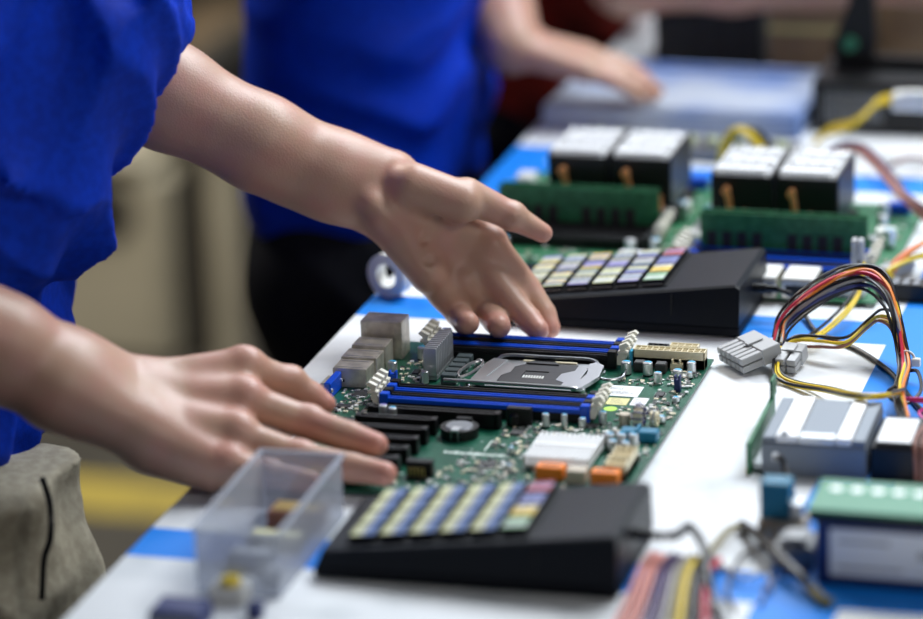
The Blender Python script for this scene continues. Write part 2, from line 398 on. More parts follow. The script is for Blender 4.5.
# ------------------------------------------------------------ people
def V3(*a): return np.array(a, float)
def unit(v): v = np.array(v, float); return v / np.linalg.norm(v)
def torso_head(s, hip, chest, neck, head, face, wy=16, wx=10.5):
    """hip, chest, neck base, head centre; the body's side axis is roughly Y"""
    s.cone(hip + V3(0, -7, 0), chest + V3(0, -7, 0), wx, wx, 6).cone(hip + V3(0, 7, 0), chest + V3(0, 7, 0), wx, wx, 6)
    s.cone(chest, neck, wx * .9, 6, 6).cone(neck, head + V3(0, 0, -4), 5.6, 5.4, 3)
    s.ell(head, (9.3, 7.6, 11), 2); f = unit(face)
    s.cone(head - V3(0, 0, 5) + f * 3, head - V3(0, 0, 8) + f * 5.5, 5.2, 3.6, 3)                       # jaw and chin
    s.cone(head + f * 8.6 + V3(0, 0, 1), head + f * 10.6 + V3(0, 0, -2.4), .8, 1.3, 1)                  # nose
    s.cone(head + f * 7.6 + V3(0, -2, -5.6), head + f * 7.6 + V3(0, 2, -5.6), .8, .8, .8)               # lips
    for q in (-1, 1):
        s.ell(head + V3(0, 7.6 * q, -1), (2, .9, 3.2), .6); s.ell(head + f * 8.2 + V3(0, 3 * q, .6), (1.6, 1.6, 1.2), .8, sub=True)
def hair_eyes(root, head, face):
    s = SDF(head - 14, head + 14, .6); f = unit(face); s.ell(head - f * 1.2 + V3(0, 0, 2), (9.6, 8.4, 10.6), 1)
    s.ell(head + f * 10 + V3(0, 0, -4), (8, 9, 9.5), 1, sub=True); s.ell(head + V3(0, 0, -12), (9, 9, 8), 1, sub=True)
    s.displace(lambda P: .25 * np.sin(P[:, 0] * 2.3) * np.sin(P[:, 1] * 2.9 + P[:, 2])); mesh_object('hair', [s.mesh()], 'hair', root)
    for q in (-1, 1):
        e = head + f * 7.3 + V3(0, 3 * q, .6); s = SDF(e - 2, e + 2, .2); s.ell(e, (1.15, 1.15, 1.15), .1); mesh_object('eye', [s.mesh()], 'eye', root)
def trousers(root, hip, m, feet, rad=9.5, h=.8, fold=None, knee=None, extra=None):
    s = SDF(V3(min(hip[0], feet[0][0], feet[1][0]) - 22, hip[1] - 30, -89), V3(max(hip[0], feet[0][0], feet[1][0]) + 22, hip[1] + 30, hip[2] + 9), h)
    s.cone(hip + V3(0, -6, 0), hip + V3(0, 6, 0), rad + 2.5, rad + 2.5, 4)
    for q, ft in zip((-1, 1), feet):
        ft = np.array(ft, float); a = hip + V3(1, 8 * q, -5); k = (a + ft) / 2 + V3(3, 0, 2) if knee is None else knee[0 if q < 0 else 1]
        s.cone(a, k, rad, rad * .8, 3).cone(k, ft + V3(-1, 0, 2), rad * .8, rad * .72, 3)
    if extra: extra(s)
    if fold: s.displace(fold)
    s.cut_below(2, hip[2] + 9, False); s.cut_below(2, -87.5); o = mesh_object('trousers', [s.mesh()], m, root)
    for ft in feet:
        ft = np.array(ft, float); s2 = SDF(ft + V3(-14, -8, -3.5), ft + V3(26, 8, 12), .5)
        s2.ell(ft + V3(-3, 0, 2), (8, 5, 6), 3).ell(ft + V3(8, 0, 0), (12, 5.2, 4), 3).cut_below(2, -89.9); mesh_object('shoe', [s2.mesh()], 'leather', root)
    return o
def generic_hand(s, wrist, d, up, side, L=18., curl=.35):
    """five fingered hand; d points to the fingertips, up is the back of the hand, side the thumb side"""
    d, up, side = unit(d), unit(up), unit(side); k = L / 18.; fing = []
    for i, (o, l, r) in enumerate(((2.7, 7.2, .92), (.95, 8.0, .95), (-.8, 7.4, .9), (-2.4, 6.0, .78))):
        m0 = wrist + side * o * .55 * k; m1 = wrist + d * 8.8 * k * (1 - .03 * abs(i - 1)) + side * o * k; s.cone(m0, m1, 1.7 * k, 1.15 * k, .9)
        p = m1; a = curl * .4
        for j, fr in enumerate((.46, .30, .24)):
            q = p + (d * math.cos(a) - up * math.sin(a)) * l * fr * k + side * (o * .05) * k
            s.cone(p, q, r * k * (1.1, .97, .86)[j], r * k * (.97, .86, .72)[j], .22); p = q; a += curl
    t0 = wrist + side * 1.8 * k - up * .5; t1 = t0 + (d * 3.6 + side * 2.4 - up * .6) * k; t2 = t1 + (d * 3.0 + side * 1.3 - up * .4) * k; t3 = t2 + (d * 2.4 + side * .2 - up * .5) * k
    s.cone(t0, t1, 1.8 * k, 1.35 * k, 1).cone(t1, t2, 1.3 * k, 1.0 * k, .4).cone(t2, t3, 1.0 * k, .8 * k, .25)
    s.ell(wrist + d * 4.6 * k, (3.2 * k,) * 3, .5, sub=False) if False else None
def arm_part(sh, el, wr, handfn, h, pad=13, r=(5.2, 4.4, 4.3, 2.7)):
    pts = np.array([sh, el, wr]); tip = np.array(wr) + unit(np.array(wr) - np.array(el)) * 20
    lo = np.minimum(pts.min(0), tip) - pad; hi = np.maximum(pts.max(0), tip) + pad
    s = SDF(lo, hi, h); s.cone(sh, el, r[0], r[1], 1).cone(el, np.array(el) * .55 + np.array(wr) * .45, r[2], r[2] * .9, 1.5).cone(np.array(el) * .55 + np.array(wr) * .45, wr, r[2] * .9, r[3], 1.5)
    handfn(s); return s.mesh()

# --- worker at the motherboard
def near_person():
    root = thing('person', 'person in loose royal blue t-shirt and khaki trousers, reaching both hands to the green motherboard', 'person', (0, 0, 0))
    # right arm, back of the hand to the viewer
    el = V3(-32.39, -47.42, 17.85); P = []
    s = SDF(V3(-36, -54, -1), V3(10, -26, 22), .2)
    s.chain([el, V3(-22.88, -44.42, 12.14), V3(-19.37, -43.01, 10.07), V3(-15.36, -41.10, 7.43), V3(-12.30, -39.74, 5.60)], (4.4, 3.75, 3.45, 3.0, 2.4), 1.5)
    s.cone(V3(-15.40, -42.84, 7.19), V3(-10.53, -41.27, 4.42), 2.6, 2.15, 1.5).cone(V3(-16.61, -39.59, 8.11), V3(-11.73, -37.73, 6.22), 2.3, 1.6, 1.5)
    mc = [(V3(-11.26, -37.11, 6.03), V3(-5.57, -33.75, 6.24), 1.75, 1.2), (V3(-10.86, -38.32, 5.34), V3(-4.82, -36.18, 4.91), 1.9, 1.25), (V3(-10.39, -40.09, 4.57), V3(-4.57, -38.79, 3.44), 1.9, 1.2), (V3(-10.12, -41.33, 3.91), V3(-4.62, -40.89, 2.14), 1.9, 1.1)]
    for a, b, ra, rb in mc: s.cone(a, b, ra, rb, 1.1)
    s.cone(V3(-9.37, -40.82, 3.14), V3(-5.78, -40.89, 1.50), 2.0, 1.35, 1.2).cone(V3(-9.51, -37.40, 3.68), V3(-6.74, -35.27, 2.75), 2.0, 1.4, 1.5)
    fing = [([V3(-5.44, -33.70, 6.30), V3(-3.12, -31.88, 4.82), V3(-1.78, -31.31, 3.77), V3(-0.89, -31.24, 3.22)], (1.18, 1.08, .96, .76)),
            ([V3(-4.68, -36.16, 4.84), V3(-0.88, -35.07, 3.21), V3(2.41, -36.21, 2.84), V3(4.46, -36.99, 2.69)], (1.25, 1.13, 1.03, .82)),
            ([V3(-4.43, -38.80, 3.31), V3(-0.36, -38.60, 2.02), V3(3.44, -39.22, 1.81), V3(5.84, -39.65, 1.71)], (1.2, 1.1, 1.0, .82)),
            ([V3(-4.49, -40.89, 2.01), V3(-1.88, -40.84, 1.54), V3(-0.06, -40.91, 1.41), V3(1.18, -41.09, 1.43)], (1.05, .95, .86, .7))]
    for pts, rad in fing: s.chain(pts, rad, .16, .8); s.ell(pts[1] + V3(0, 0, .25), (rad[1] * 1.1, rad[1] * 1.05, rad[1] * .95), .3)
    for a, b, ra, rb in mc: s.ell(b + V3(0, 0, .35), (1.15, 1.0, .95), .5)                                # knuckles
    for (x0, y0, d0), k_ in (((185, 386, 2.452), 0), ((185, 402, 2.44), 1), ((185, 421, 2.425), 2)):
        kb = mc[k_][1] + V3(-.4, 0, .45); st_ = mc[k_][0] * .45 + mc[k_][1] * .55 + V3(0, 0, .2); s.cone(st_, kb, .5, .75, 1.6)       # tendons behind the knuckles
    s.cone(V3(-11.16, -37.68, 4.24), V3(-9.04, -35.49, 2.46), 1.8, 1.45, 1.2).chain([V3(-9.04, -35.49, 2.46), V3(-6.83, -32.48, 1.38), V3(-4.35, -30.19, 1.17), V3(-2.72, -29.56, 1.64)], (1.4, 1.1, .98, .74), .4)
    P.append(s.mesh()); flush = [(b + V3(0, 0, .8), 1.3, .55) for a, b, ra, rb in mc] + [(p[-1] + V3(.4, 0, .3), 1.3, .75) for p, r in fing] + [(p[1] + V3(0, 0, .8), .9, .3) for p, r in fing]
    # left arm, palm to the viewer
    el2 = V3(-26.16, -13.56, 23.66)
    s = SDF(V3(-33, -22, -2), V3(12, 2, 30), .2)
    s.chain([el2, V3(-18.58, -11.78, 19.22), V3(-11.88, -10.07, 15.33), V3(-6.91, -8.44, 12.66), V3(-4.23, -7.53, 11.45)], (4.5, 3.75, 3.35, 2.75, 2.2), 1.5)
    s.cone(V3(-9.61, -8.27, 13.86), V3(-3.01, -6.86, 12.39), 1.9, 1.7, 2.5).cone(V3(-9.55, -8.58, 12.88), V3(-4.74, -8.02, 10.42), 2.0, 1.5, 2.5)
    for a, b, ra, rb in [(V3(-2.70, -6.92, 11.96), V3(3.67, -5.03, 7.24), 1.7, 1.3), (V3(-3.09, -7.26, 11.27), V3(3.19, -5.69, 5.71), 1.8, 1.3), (V3(-3.47, -7.65, 10.45), V3(2.18, -6.91, 4.57), 1.8, 1.2), (V3(-3.57, -7.91, 9.75), V3(1.01, -8.02, 3.92), 1.75, 1.05)]: s.cone(a, b, ra, rb, 1.0)
    s.cone(V3(-3.23, -7.30, 11.28), V3(-0.24, -6.82, 8.51), 2.1, 2.0, .8)
    s.cone(V3(-2.25, -9.28, 9.45), V3(0.22, -9.32, 5.60), 1.55, 1.25, 1.2)                                       # heel on the little finger side
    s.cone(V3(-0.99, -8.53, 12.19), V3(2.60, -7.93, 10.90), 1.75, 1.6, 1.0)                                         # ball of the thumb
    s.cone(V3(-3.59, -10.20, 11.11), V3(-2.99, -10.24, 10.46), .9, .9, 1.0)                                         # wrist bone
    s.chain([V3(2.72, -7.24, 11.23), V3(5.79, -5.86, 9.45), V3(7.93, -5.17, 8.04)], (1.4, 1.02, .72), .3)
    s.ell(V3(5.84, -6.04, 9.51), (1.12, 1.1, 1.08), .3)
    f2 = [([V3(4.11, -5.55, 6.96), V3(6.65, -5.34, 3.77), V3(8.08, -6.06, 2.06), V3(8.69, -6.71, 1.22)], (1.22, 1.02, .92, .78)),
          ([V3(3.40, -6.17, 5.72), V3(5.93, -7.31, 3.42), V3(7.48, -8.14, 2.23), V3(8.33, -8.83, 1.73)], (1.2, 1.04, .94, .82)),
          ([V3(2.39, -7.39, 4.57), V3(3.93, -7.07, 2.61), V3(5.20, -8.99, 2.30), V3(5.94, -10.88, 2.57)], (1.15, 1.05, .98, .88)),
          ([V3(1.15, -8.52, 3.93), V3(2.09, -8.19, 2.48), V3(3.15, -10.08, 2.46), V3(3.83, -11.69, 2.95)], (1.05, .98, .92, .84))]
    for pts, rad in f2: s.chain(pts, rad, .14, .7)
    for a, b in [(V3(0.12, -9.69, 8.47), V3(3.50, -8.08, 9.38)), (V3(0.49, -10.10, 6.93), V3(3.88, -7.99, 7.69)), (V3(1.14, -8.79, 10.24), V3(0.12, -9.69, 8.47))]: s.cone(a, b, .3, .25, .35, sub=True)      # palm creases
    s.cone(V3(3.13, -7.33, 8.99), V3(3.84, -6.59, 8.96), .35, .3, .5, sub=True)
    for q in () and ([V3(-3.28, -11.01, 12.64), V3(-5.52, -11.46, 13.88), V3(-8.80, -12.85, 15.78), V3(-12.82, -14.13, 18.04)], [V3(-2.92, -10.80, 12.00), V3(-5.15, -11.58, 12.87), V3(-8.09, -12.88, 14.46)]): s.chain(q, [.12] * len(q), 1.1)
    0 and s.chain([V3(-15.46, -15.01, 19.96), V3(-12.27, -13.61, 17.48), V3(-8.44, -11.57, 16.04), V3(-5.25, -9.78, 14.71)], [.15] * 4, 1.2)
    P.append(s.mesh()); flush += [(p[-1], 1.4, .5) for p, r in f2] + [(V3(7.93, -5.17, 8.04), 1.2, .4)]
    # torso, upper arms and head
    hip = V3(-36, -34, -4); chest = V3(-31, -20, 28); neck = V3(-25, -16, 44); head = V3(-15, -14, 59); shR = V3(-24, -36, 40); shL = V3(-33, 2, 38)
    s = SDF(V3(-58, -54, -12), V3(2, 16, 74), .7); torso_head(s, hip + V3(0, 0, 4), chest, neck, head, (.75, .1, -.65), wx=4.5)
    s.cone(neck - V3(0, 0, 4), shR, 6, 5.4, 4).cone(shR, el, 5.2, 4.4, 2).cone(neck - V3(0, 0, 4), shL, 6, 5.4, 4).cone(shL, el2, 5.2, 4.5, 2); s.cut_below(2, -8)
    P.append(s.mesh()); mesh_object('body', P, 'skin', root, flush); hair_eyes(root, head, (.75, .1, -.65))
    # t-shirt
    s = SDF(V3(-60, -52, -12), V3(-2, 14, 54), .45)
    s.cone(V3(-35, -36, -6), V3(-32.5, -30, 30), 11.4, 13, 5).cone(V3(-38, -22, -4), V3(-33, -14, 32), 12, 13, 6).cone(V3(-40, -30, -4), V3(-40, -22, 26), 12, 12, 6)
    s.chain([V3(-18.22, -30.69, 16.38), V3(-17.40, -26.27, 25.52), V3(-19.59, -20.86, 36.92)], (1.0, 2.8, 5.0), 3)                 # loose cloth hanging from the chest
    s.cone(V3(-22.43, -31.53, 17.49), V3(-21.50, -25.51, 28.02), 5, 8, 6)
    s.cone(neck - V3(3, 0, 6), shR + V3(-1, 1, 0), 7.5, 7.2, 5).cone(neck - V3(3, 0, 6), shL, 7.5, 7.2, 5)
    s.cone(shR, shR * .45 + el * .55, 7.0, 7.4, 3).cone(shL, shL * .45 + el2 * .55, 7.0, 7.4, 3)
    s.displace(folds(1.25, [((1, .3, -.75), 9, 1.2), ((.9, .2, .5), 5.5, .9), ((.2, .1, 1), 10, 1.0), ((1, 0, -.2), 3.6, .25)], 3))
    s.cone(shR * .5 + el * .5, el, 5.2, 7, .6, sub=True).cone(shL * .5 + el2 * .5, el2, 5.2, 7, .6, sub=True); s.ell(neck + V3(2, 0, 7), (7.5, 7.5, 6), 1, sub=True); s.cut_below(2, -4.4)
    mesh_object('t_shirt', [s.mesh()], 'tshirt', root)
    def flap(s): s.cone(V3(-20.79, -33.98, -0.85), V3(-18.51, -36.57, -10.46), 2.0, 3.0, 4).cone(V3(-23.28, -39.11, -0.97), V3(-21.07, -42.52, -9.70), 4, 5, 5)
    trousers(root, V3(-36, -34, -9.8), 'khaki', ((-38, -44, -88), (-40, -24, -88)), 9.6, .55, folds(1.3, [((.9, .1, .5), 6, 1.2), ((1, .3, -.3), 3.6, .8)], 9), extra=flap)
    k = mb('leather'); 
    mb('wire_black').tube([(-16.98, -43.15, 1.13), (-16.27, -43.91, -0.10), (-15.89, -44.72, -1.19), (-15.88, -45.14, -2.45), (-16.19, -45.65, -3.70), (-16.18, -46.50, -6.21)], .22).build('pocket_zip', root)
    return root
near_person()

def far_person():
    root = thing('person', 'person in royal blue t-shirt and black trousers leaning on the table behind the reaching arm', 'person', (0, 0, 0))
    hip = V3(-24, 49, -8); chest = V3(-21, 51, 26); neck = V3(-17, 52, 44); head = V3(-10, 53, 60); shF = V3(-18, 69, 38); shN = V3(-20, 36, 38); P = []
    elF = V3(-17, 66, 16); wrF = V3(-9.76, 52.96, 7.33)
    P.append(arm_part(shF, elF, wrF, lambda s: generic_hand(s, wrF, V3(3.18, 53.53, 4.45) - wrF, (.1, -.3, 1), (-.3, .9, .2), 15, .2), .3))
    elN = V3(-24, 30, 24); wrN = V3(-5, 42, 30)
    P.append(arm_part(shN, elN, wrN, lambda s: generic_hand(s, wrN, (-.1, .9, .1), (1, .1, 0), (0, 0, 1), 17, .4), .4))
    s = SDF(V3(-50, 20, -12), V3(10, 86, 74), .8); torso_head(s, hip, chest, neck, head, (.8, -.1, -.6), wx=5)
    s.cone(neck - V3(0, 0, 4), shF, 6, 5, 4).cone(neck - V3(0, 0, 4), shN, 6, 5, 4).cone(shF, elF, 5, 4.4, 2).cone(shN, elN, 4.6, 4.2, 2); s.cut_below(2, -8); P.append(s.mesh())
    mesh_object('body', P, 'skin', root); hair_eyes(root, head, (.8, -.1, -.6))
    s = SDF(V3(-50, 18, -16), V3(8, 88, 54), .6); s.cone(V3(-23, 44, -3), V3(-20.5, 46, 30), 9.3, 10.2, 5).cone(V3(-24, 55, -6), V3(-20.5, 57, 30), 9.8, 10.6, 5)
    s.cone(neck - V3(1, 0, 6), shF, 7.4, 6.8, 5).cone(neck - V3(1, 0, 6), shN, 7.4, 6.8, 5).cone(shF, shF * .4 + elF * .6, 6.8, 6.6, 3).cone(shN, shN * .4 + elN * .6, 6.8, 6.6, 3)
    s.displace(folds(1.1, [((.8, .2, -.8), 9, 1.2), ((.6, .1, 1), 7, .8)], 11)); s.cut_below(2, -9)
    mesh_object('t_shirt', [s.mesh()], 'tshirt', root)
    trousers(root, V3(-22, 50, -12), 'dark_denim', ((-25, 40, -88), (-25, 60, -88)), 8.2, .9, folds(.8, [((.8, .1, 1), 8, 1)], 5)); return root
far_person()

def red_person():
    root = thing('person', 'person in dark red shirt stretching a bare forearm across the far end of the table', 'person', (0, 0, 0))
    hip = V3(-21, 98, -10); chest = V3(-12, 97, 28); neck = V3(-6, 97, 44); head = V3(2, 96, 60); shF = V3(-10, 114, 38); shN = V3(-8, 81, 38); P = []
    elN = V3(-3.75, 74.07, 9.61); wr = V3(18.47, 71.86, 10.02)
    P.append(arm_part(shN, elN, wr, lambda s: generic_hand(s, wr, V3(27.67, 72.03, 9.14) - wr, (0, -.2, 1), (0, 1, .1), 18, .35), .35, r=(5, 4.4, 3.9, 2.8)))
    elF = V3(-15, 115, 16); wrF = V3(0, 107, 26)
    P.append(arm_part(shF, elF, wrF, lambda s: generic_hand(s, wrF, (.8, -.5, .2), (0, 0, 1), (0, 1, 0), 17, .5), .5))
    s = SDF(V3(-46, 64, -14), V3(18, 130, 76), .9); torso_head(s, hip, chest, neck, head, (.8, 0, -.6), wx=5)
    s.cone(neck - V3(0, 0, 4), shF, 6, 5, 4).cone(neck - V3(0, 0, 4), shN, 6, 5, 4).cone(shF, elF, 5, 4.4, 2).cone(shN, elN, 5, 4.4, 2); s.cut_below(2, -8); P.append(s.mesh())
    mesh_object('body', P, 'skin', root); hair_eyes(root, head, (.8, 0, -.6))
    s = SDF(V3(-46, 60, -18), V3(14, 132, 56), .7); s.cone(V3(-20, 90, -8), V3(-11, 90, 30), 9.6, 11.5, 5).cone(V3(-21, 103, -10), V3(-12, 103, 30), 9.6, 11.5, 5)
    s.cone(V3(-9, 87, 9), V3(-7, 90, 26), 6.5, 9, 4)
    s.cone(neck - V3(2, 0, 6), shF, 7, 6.8, 5).cone(neck - V3(2, 0, 6), shN, 7, 6.8, 5).cone(shF, shF * .2 + elF * .8, 6.6, 6, 3).cone(shN, shN * .45 + elN * .55, 6.6, 6, 3)
    s.displace(folds(1, [((.8, .2, -.8), 9, 1.2)], 21)); s.cut_below(2, -15); mesh_object('shirt', [s.mesh()], 'red_shirt', root)
    trousers(root, V3(-21.5, 94, -14), 'dark_denim', ((-26, 84, -88), (-26, 105, -88)), 8.6, 1.0, folds(.8, [((.8, .1, 1), 8, 1)], 5)); return root
red_person()

# ------------------------------------------------------------ motherboard (main), origin at its near left corner
def smd(mbx, x, y, w, l, h, z=.16, ends=True):
    mbx.box(x - w / 2, y - l / 2, z, x + w / 2, y + l / 2, z + h, .02)
    return mbx
def capacitor(root, x, y, r, h, z=.16, top='cap_blue', name='capacitor'):
    c = mb('black').cyl((x, y), r * 1.03, z, z + .12, 16)
    c.mat('silver_cap').cyl((x, y), r, z + .1, z + h, 18, bev=.05)
    if top: c.mat(top).prism([(x + r * .8 * math.cos(a), y + r * .8 * math.sin(a)) for a in [i * PI / 8 - .2 for i in range(9)]], z + h - .02, z + h + .012)
    return c.build(name, root)
def memory_slot(root, x, y, z, L=13.9, color='blue_slot', latches=True, h=1.0, tall=1.9):
    c = mb(color); w = .30
    c.box(0, -w, z + .62, L, -.09, z + h).box(0, .09, z + .62, L, w, z + h).box(-.45, -w - .04, z, .2, w + .04, z + h + .3, .06).box(L - .2, -w - .04, z, L + .45, w + .04, z + h + .3, .06).box(7.6, -.1, z, 7.9, .1, z + h * .9)
    c.mat('black').box(.15, -w - .01, z, L - .15, w + .01, z + .62, .03)
    o = c.build('memory_slot', root, (x, y, 0))
    if latches:
        for sx, s in ((-.5, -1), (L + .5, 1)):
            k = mb('cream'); prof = [(0, z + .3), (0, z + h * .9), (s * .25, z + tall - .5), (s * .15, z + tall - .15), (s * .7, z + tall + .1), (s * .95, z + tall - .1), (s * .6, z + tall - .35), (s * .55, z + h * .8), (s * .35, z + .3)]
            k.prism(prof, -.2, .2, 'y').box(s * .05, -.27, z + tall - .75, s * .8, .27, z + tall - .55); k.build('latch', o, (sx, 0, 0))
    return o
W, LEN = 25.0, 30.5
bx, by, bz = (21.59, -9.45, 0.50)
board = thing('motherboard', 'long green server motherboard between the two hands, bare processor socket in its middle', 'motherboard', (bx - W, by - LEN, 0))
B = board; Z = .5
mb('pcb').box(0, 0, .34, W, LEN, Z, .015).build('circuit_board', B)
pins = mb('solder')
for i in range(420): x, y = random.uniform(.4, W - .4), random.uniform(.4, LEN - .4); pins.cyl((x, y), .05, 0, .34, 5, r2=.1)
stuff(pins.build('solder_pins', B))
# rear ports along the left edge
def port(name, x0, y0, x1, y1, h, holes, round_top=False):
    c = mb('port_steel'); fn = None
    c.box(x0, y0, Z, x1, y1, Z + h, .05).box(x0 + .35, y0 - .03, Z + .1, x0 + .42, y0 + .02, Z + h - .2, .01)
    c.box(x0 - .02, y0 - .03, Z + h - .22, x1 - .5, y0 + .02, Z + h - .16, .01).box(x1 - .55, y0 - .025, Z + .05, x1 - .5, y0 + .02, Z + h - .08, .01)
    for i, (hy0, hz0, hy1, hz1) in enumerate(holes): c.mat('black').box(x0 - .03, hy0, Z + hz0, x0 + .03, hy1, Z + hz1, .01)
    c.mat('black').box(x0 + .6, y0 - .02, Z + h * .28, x0 + .85, y0 + .02, Z + h * .42, .01)
    c.mat('steel').box(x0 + .2, y0 + .25, Z + h - .01, x1 - .3, y0 + .31, Z + h + .03, .01).box(x0 + .2, y1 - .4, Z + h - .01, x1 - .3, y1 - .34, Z + h + .03, .01)
    return c.build(name, B)
port('ethernet_port', -.35, 26.3, 2.75, 28.4, 2.85, [(26.5, 1.5, 28.2, 2.7), (26.5, .2, 28.2, 1.3)])
port('usb_port', -.35, 24.0, 2.2, 25.9, 1.75, [(24.2, .9, 25.7, 1.4), (24.2, .2, 25.7, .7)])
port('usb_port', -.5, 21.9, 2.15, 23.8, 1.55, [(22.1, .8, 23.6, 1.3), (22.1, .2, 23.6, .6)])
port('network_port', -.45, 19.7, 2.05, 21.7, 1.45, [(19.9, .2, 21.5, 1.3)])
v = mb('blue_slot').box(-.25, 16.9, Z, .25, 19.6, Z + 1.25, .08); v.mat('port_steel').box(-.75, 17.3, Z + .25, -.2, 19.2, Z + 1.05, .15).box(-.3, 16.85, Z + .1, .1, 17.0, Z + .5); v.mat('solder').cyl((17.1, Z + .65), .13, -.9, .35, 8, 'x').cyl((19.4, Z + .65), .13, -.9, .35, 8, 'x')
v.build('video_connector', B)
# memory slots
for i, (vv, cname) in enumerate(((30.0, 'blue_slot'), (29.1, 'black'), (28.2, 'blue_slot'), (27.3, 'black'))): memory_slot(B, 5.2, vv, Z, 12.9, cname)
for i, (vv, cname) in enumerate(((18.5, 'black'), (17.6, 'blue_slot'), (16.7, 'black'), (15.8, 'blue_slot'))): memory_slot(B, 4.7, vv, Z, 14.2, cname, h=.95)
# finned heatsink by the sockets
h = mb('alu').box(5.6, 22.0, Z + .1, 6.6, 26.6, Z + .45)
for i in range(11): h.box(5.6, 22.0 + i * .42, Z + .3, 6.6, 22.25 + i * .42, Z + 2.5, .05)
h.box(5.95, 22.05, Z + .3, 6.25, 26.5, Z + 2.3); h.build('heatsink', B)
capacitor(B, 5.9, 21.4, .26, 1.0, top=None, z=Z)
for i in range(5):
    c = mb('choke').box(7.0, 21.5 + i * 1.05, Z, 8.1, 22.25 + i * 1.05, Z + .75, .05); c.mat('solder').box(6.95, 21.7 + i * .92, Z, 8.15, 22.0 + i * .92, Z + .06, .01); c.build('choke', B)
# processor socket
s = mb('black').box(10.3, 20.7, Z, 18.0, 27.0, Z + .35, .08); s.mat('chip').box(11.4, 21.3, Z + .3, 17.0, 26.4, Z + .5)
so = s.build('processor_socket', B, (-.65, -.5, 0))
f = mb('steel'); z1 = Z + .55
f.box(10.9, 20.9, z1 - .1, 17.6, 21.35, z1, .03).box(10.9, 26.2, z1 - .1, 17.6, 26.7, z1, .03).prism([(10.9, 21.2), (11.8, 21.2), (11.8, 23.2), (12.3, 24.0), (12.3, 25.2), (12.9, 25.8), (12.9, 26.4), (10.9, 26.4)], z1 - .1, z1 + .04).prism([(17.6, 21.2), (16.5, 21.2), (16.6, 22.4), (15.9, 22.9), (16.0, 24.2), (16.8, 25.0), (16.8, 26.4), (17.6, 26.4)], z1 - .1, z1 + .04)
f.build('socket_frame', so)
cv = mb('steel_dark'); a0, b0, a1, b1, za = 11.8, 21.3, 16.8, 26.3, z1 + .02
cv.box(a0, b0, za - .12, a1, 22.95, za, .03).box(a0, 24.5, za - .12, a1, b1, za, .03).box(a0, 22.9, za - .12, 13.3, 24.55, za, .03).box(15.0, 22.9, za - .12, a1, 24.55, za, .03)
cv.prism([(13.0, 25.9), (13.5, 26.6), (14.9, 26.6), (15.4, 25.9)], za - .02, za + .1); cv.build('socket_cover', so)
c = mb('white'); 
for i in range(8): c.box(13.38 + i * .2, 22.95, Z + .3, 13.5 + i * .2, 23.5, Z + .6, .02)
c.build('contact_pins', so)
r = mb('steel').tube([(8.4, 20.3, Z + 1.0), (9.5, 20.3, Z + 1.0), (17.2, 20.35, Z + .95), (17.9, 20.5, Z + .8), (18.2, 21.2, Z + .6)], .15, 8); r.build('load_lever', so)
r = mb('steel').tube([(18.2, 26.6, Z + .55), (17.4, 27.0, Z + .8), (14.5, 26.85, Z + .85), (11.4, 26.8, Z + .85), (10.6, 26.6, Z + .5)], .13, 8); r.build('load_lever', so)
k = mb('steel').prism([(9.9, 21.2), (11.2, 20.9), (11.3, 22.0), (10.9, 22.6), (11.2, 24.8), (11.5, 26.4), (10.4, 26.6), (10.1, 25.4)], z1 - .06, z1 + .1); k.mat('ivory').box(12.6, 26.35, z1, 16.6, 26.6, z1 + .12)
k.build('retention_plate', so)
k = mb('steel'); k.tube([(9.0, 22.2, z1), (8.75, 23.0, z1 + .1), (9.1, 25.1, z1 + .1), (9.9, 25.4, z1 + .1), (9.7, 23.2, z1 + .1), (9.0, 22.2, z1)], .12, 6, 4); k.build('lever_hook', so)
for (x, y) in ((9.5, 21.7), (9.4, 26.2), (10.6, 26.5), (18.1, 21.5), (18.3, 26.3), (17.7, 25.6)):
    k = mb('steel').cyl((x, y), .42, Z, Z + .18, 18).cyl((x, y), .3, Z + .15, Z + .6, 18, bev=.08); k.mat('chip').box(x - .2, y - .03, Z + .58, x + .2, y + .03, Z + .605, .005); k.build('socket_screw', so)
k = mb('steel').prism([(17.5, 20.9), (18.2, 21.1), (18.9, 23.6), (18.7, 26.0), (18.0, 26.6), (17.6, 26.2), (17.9, 24.0)], z1 - .05, z1 + .22); k.build('hinge_plate', so)
mb('steel').tube([(18.3, 24.5, Z + .4), (19.4, 24.3, Z + .3), (20.2, 24.9, Z + .3), (20.3, 26.0, Z + .4)], .11, 6).build('spring_arm', so)
# power connectors at the far edge
def header(name, x0, y0, x1, y1, h, m, n, rows=2, z=Z):
    c = mb(m); t = .1
    c.box(x0, y0, z, x1, y0 + t, z + h, .02).box(x0, y1 - t, z, x1, y1, z + h, .02).box(x0, y0, z, x0 + t, y1, z + h, .02).box(x1 - t, y0, z, x1, y1, z + h, .02).box(x0, y0, z, x1, y1, z + h * .55, .02)
    for i in range(1, n): x = x0 + (x1 - x0) * i / n; c.box(x - .03, y0 + .03, z, x + .03, y1 - .03, z + h * .97, .01)
    if rows == 2: c.box(x0 + .05, (y0 + y1) / 2 - .04, z, x1 - .05, (y0 + y1) / 2 + .04, z + h * .97, .01)
    c.mat('gold')
    for i in range(n):
        for j in range(rows): x = x0 + (x1 - x0) * (i + .5) / n; y = y0 + (y1 - y0) * (j + .5) / rows; c.box(x - .04, y - .04, z + .2, x + .04, y + .04, z + h * .8, .01)
    return c.build(name, B)
header('power_connector', 19.6, 27.95, 24.85, 28.95, 1.3, 'ivory', 12)
header('power_connector', 21.9, 29.6, 24.0, 30.4, 1.15, 'ivory', 4)
header('power_connector', 20.2, 29.6, 21.75, 30.4, 1.0, 'black', 4)
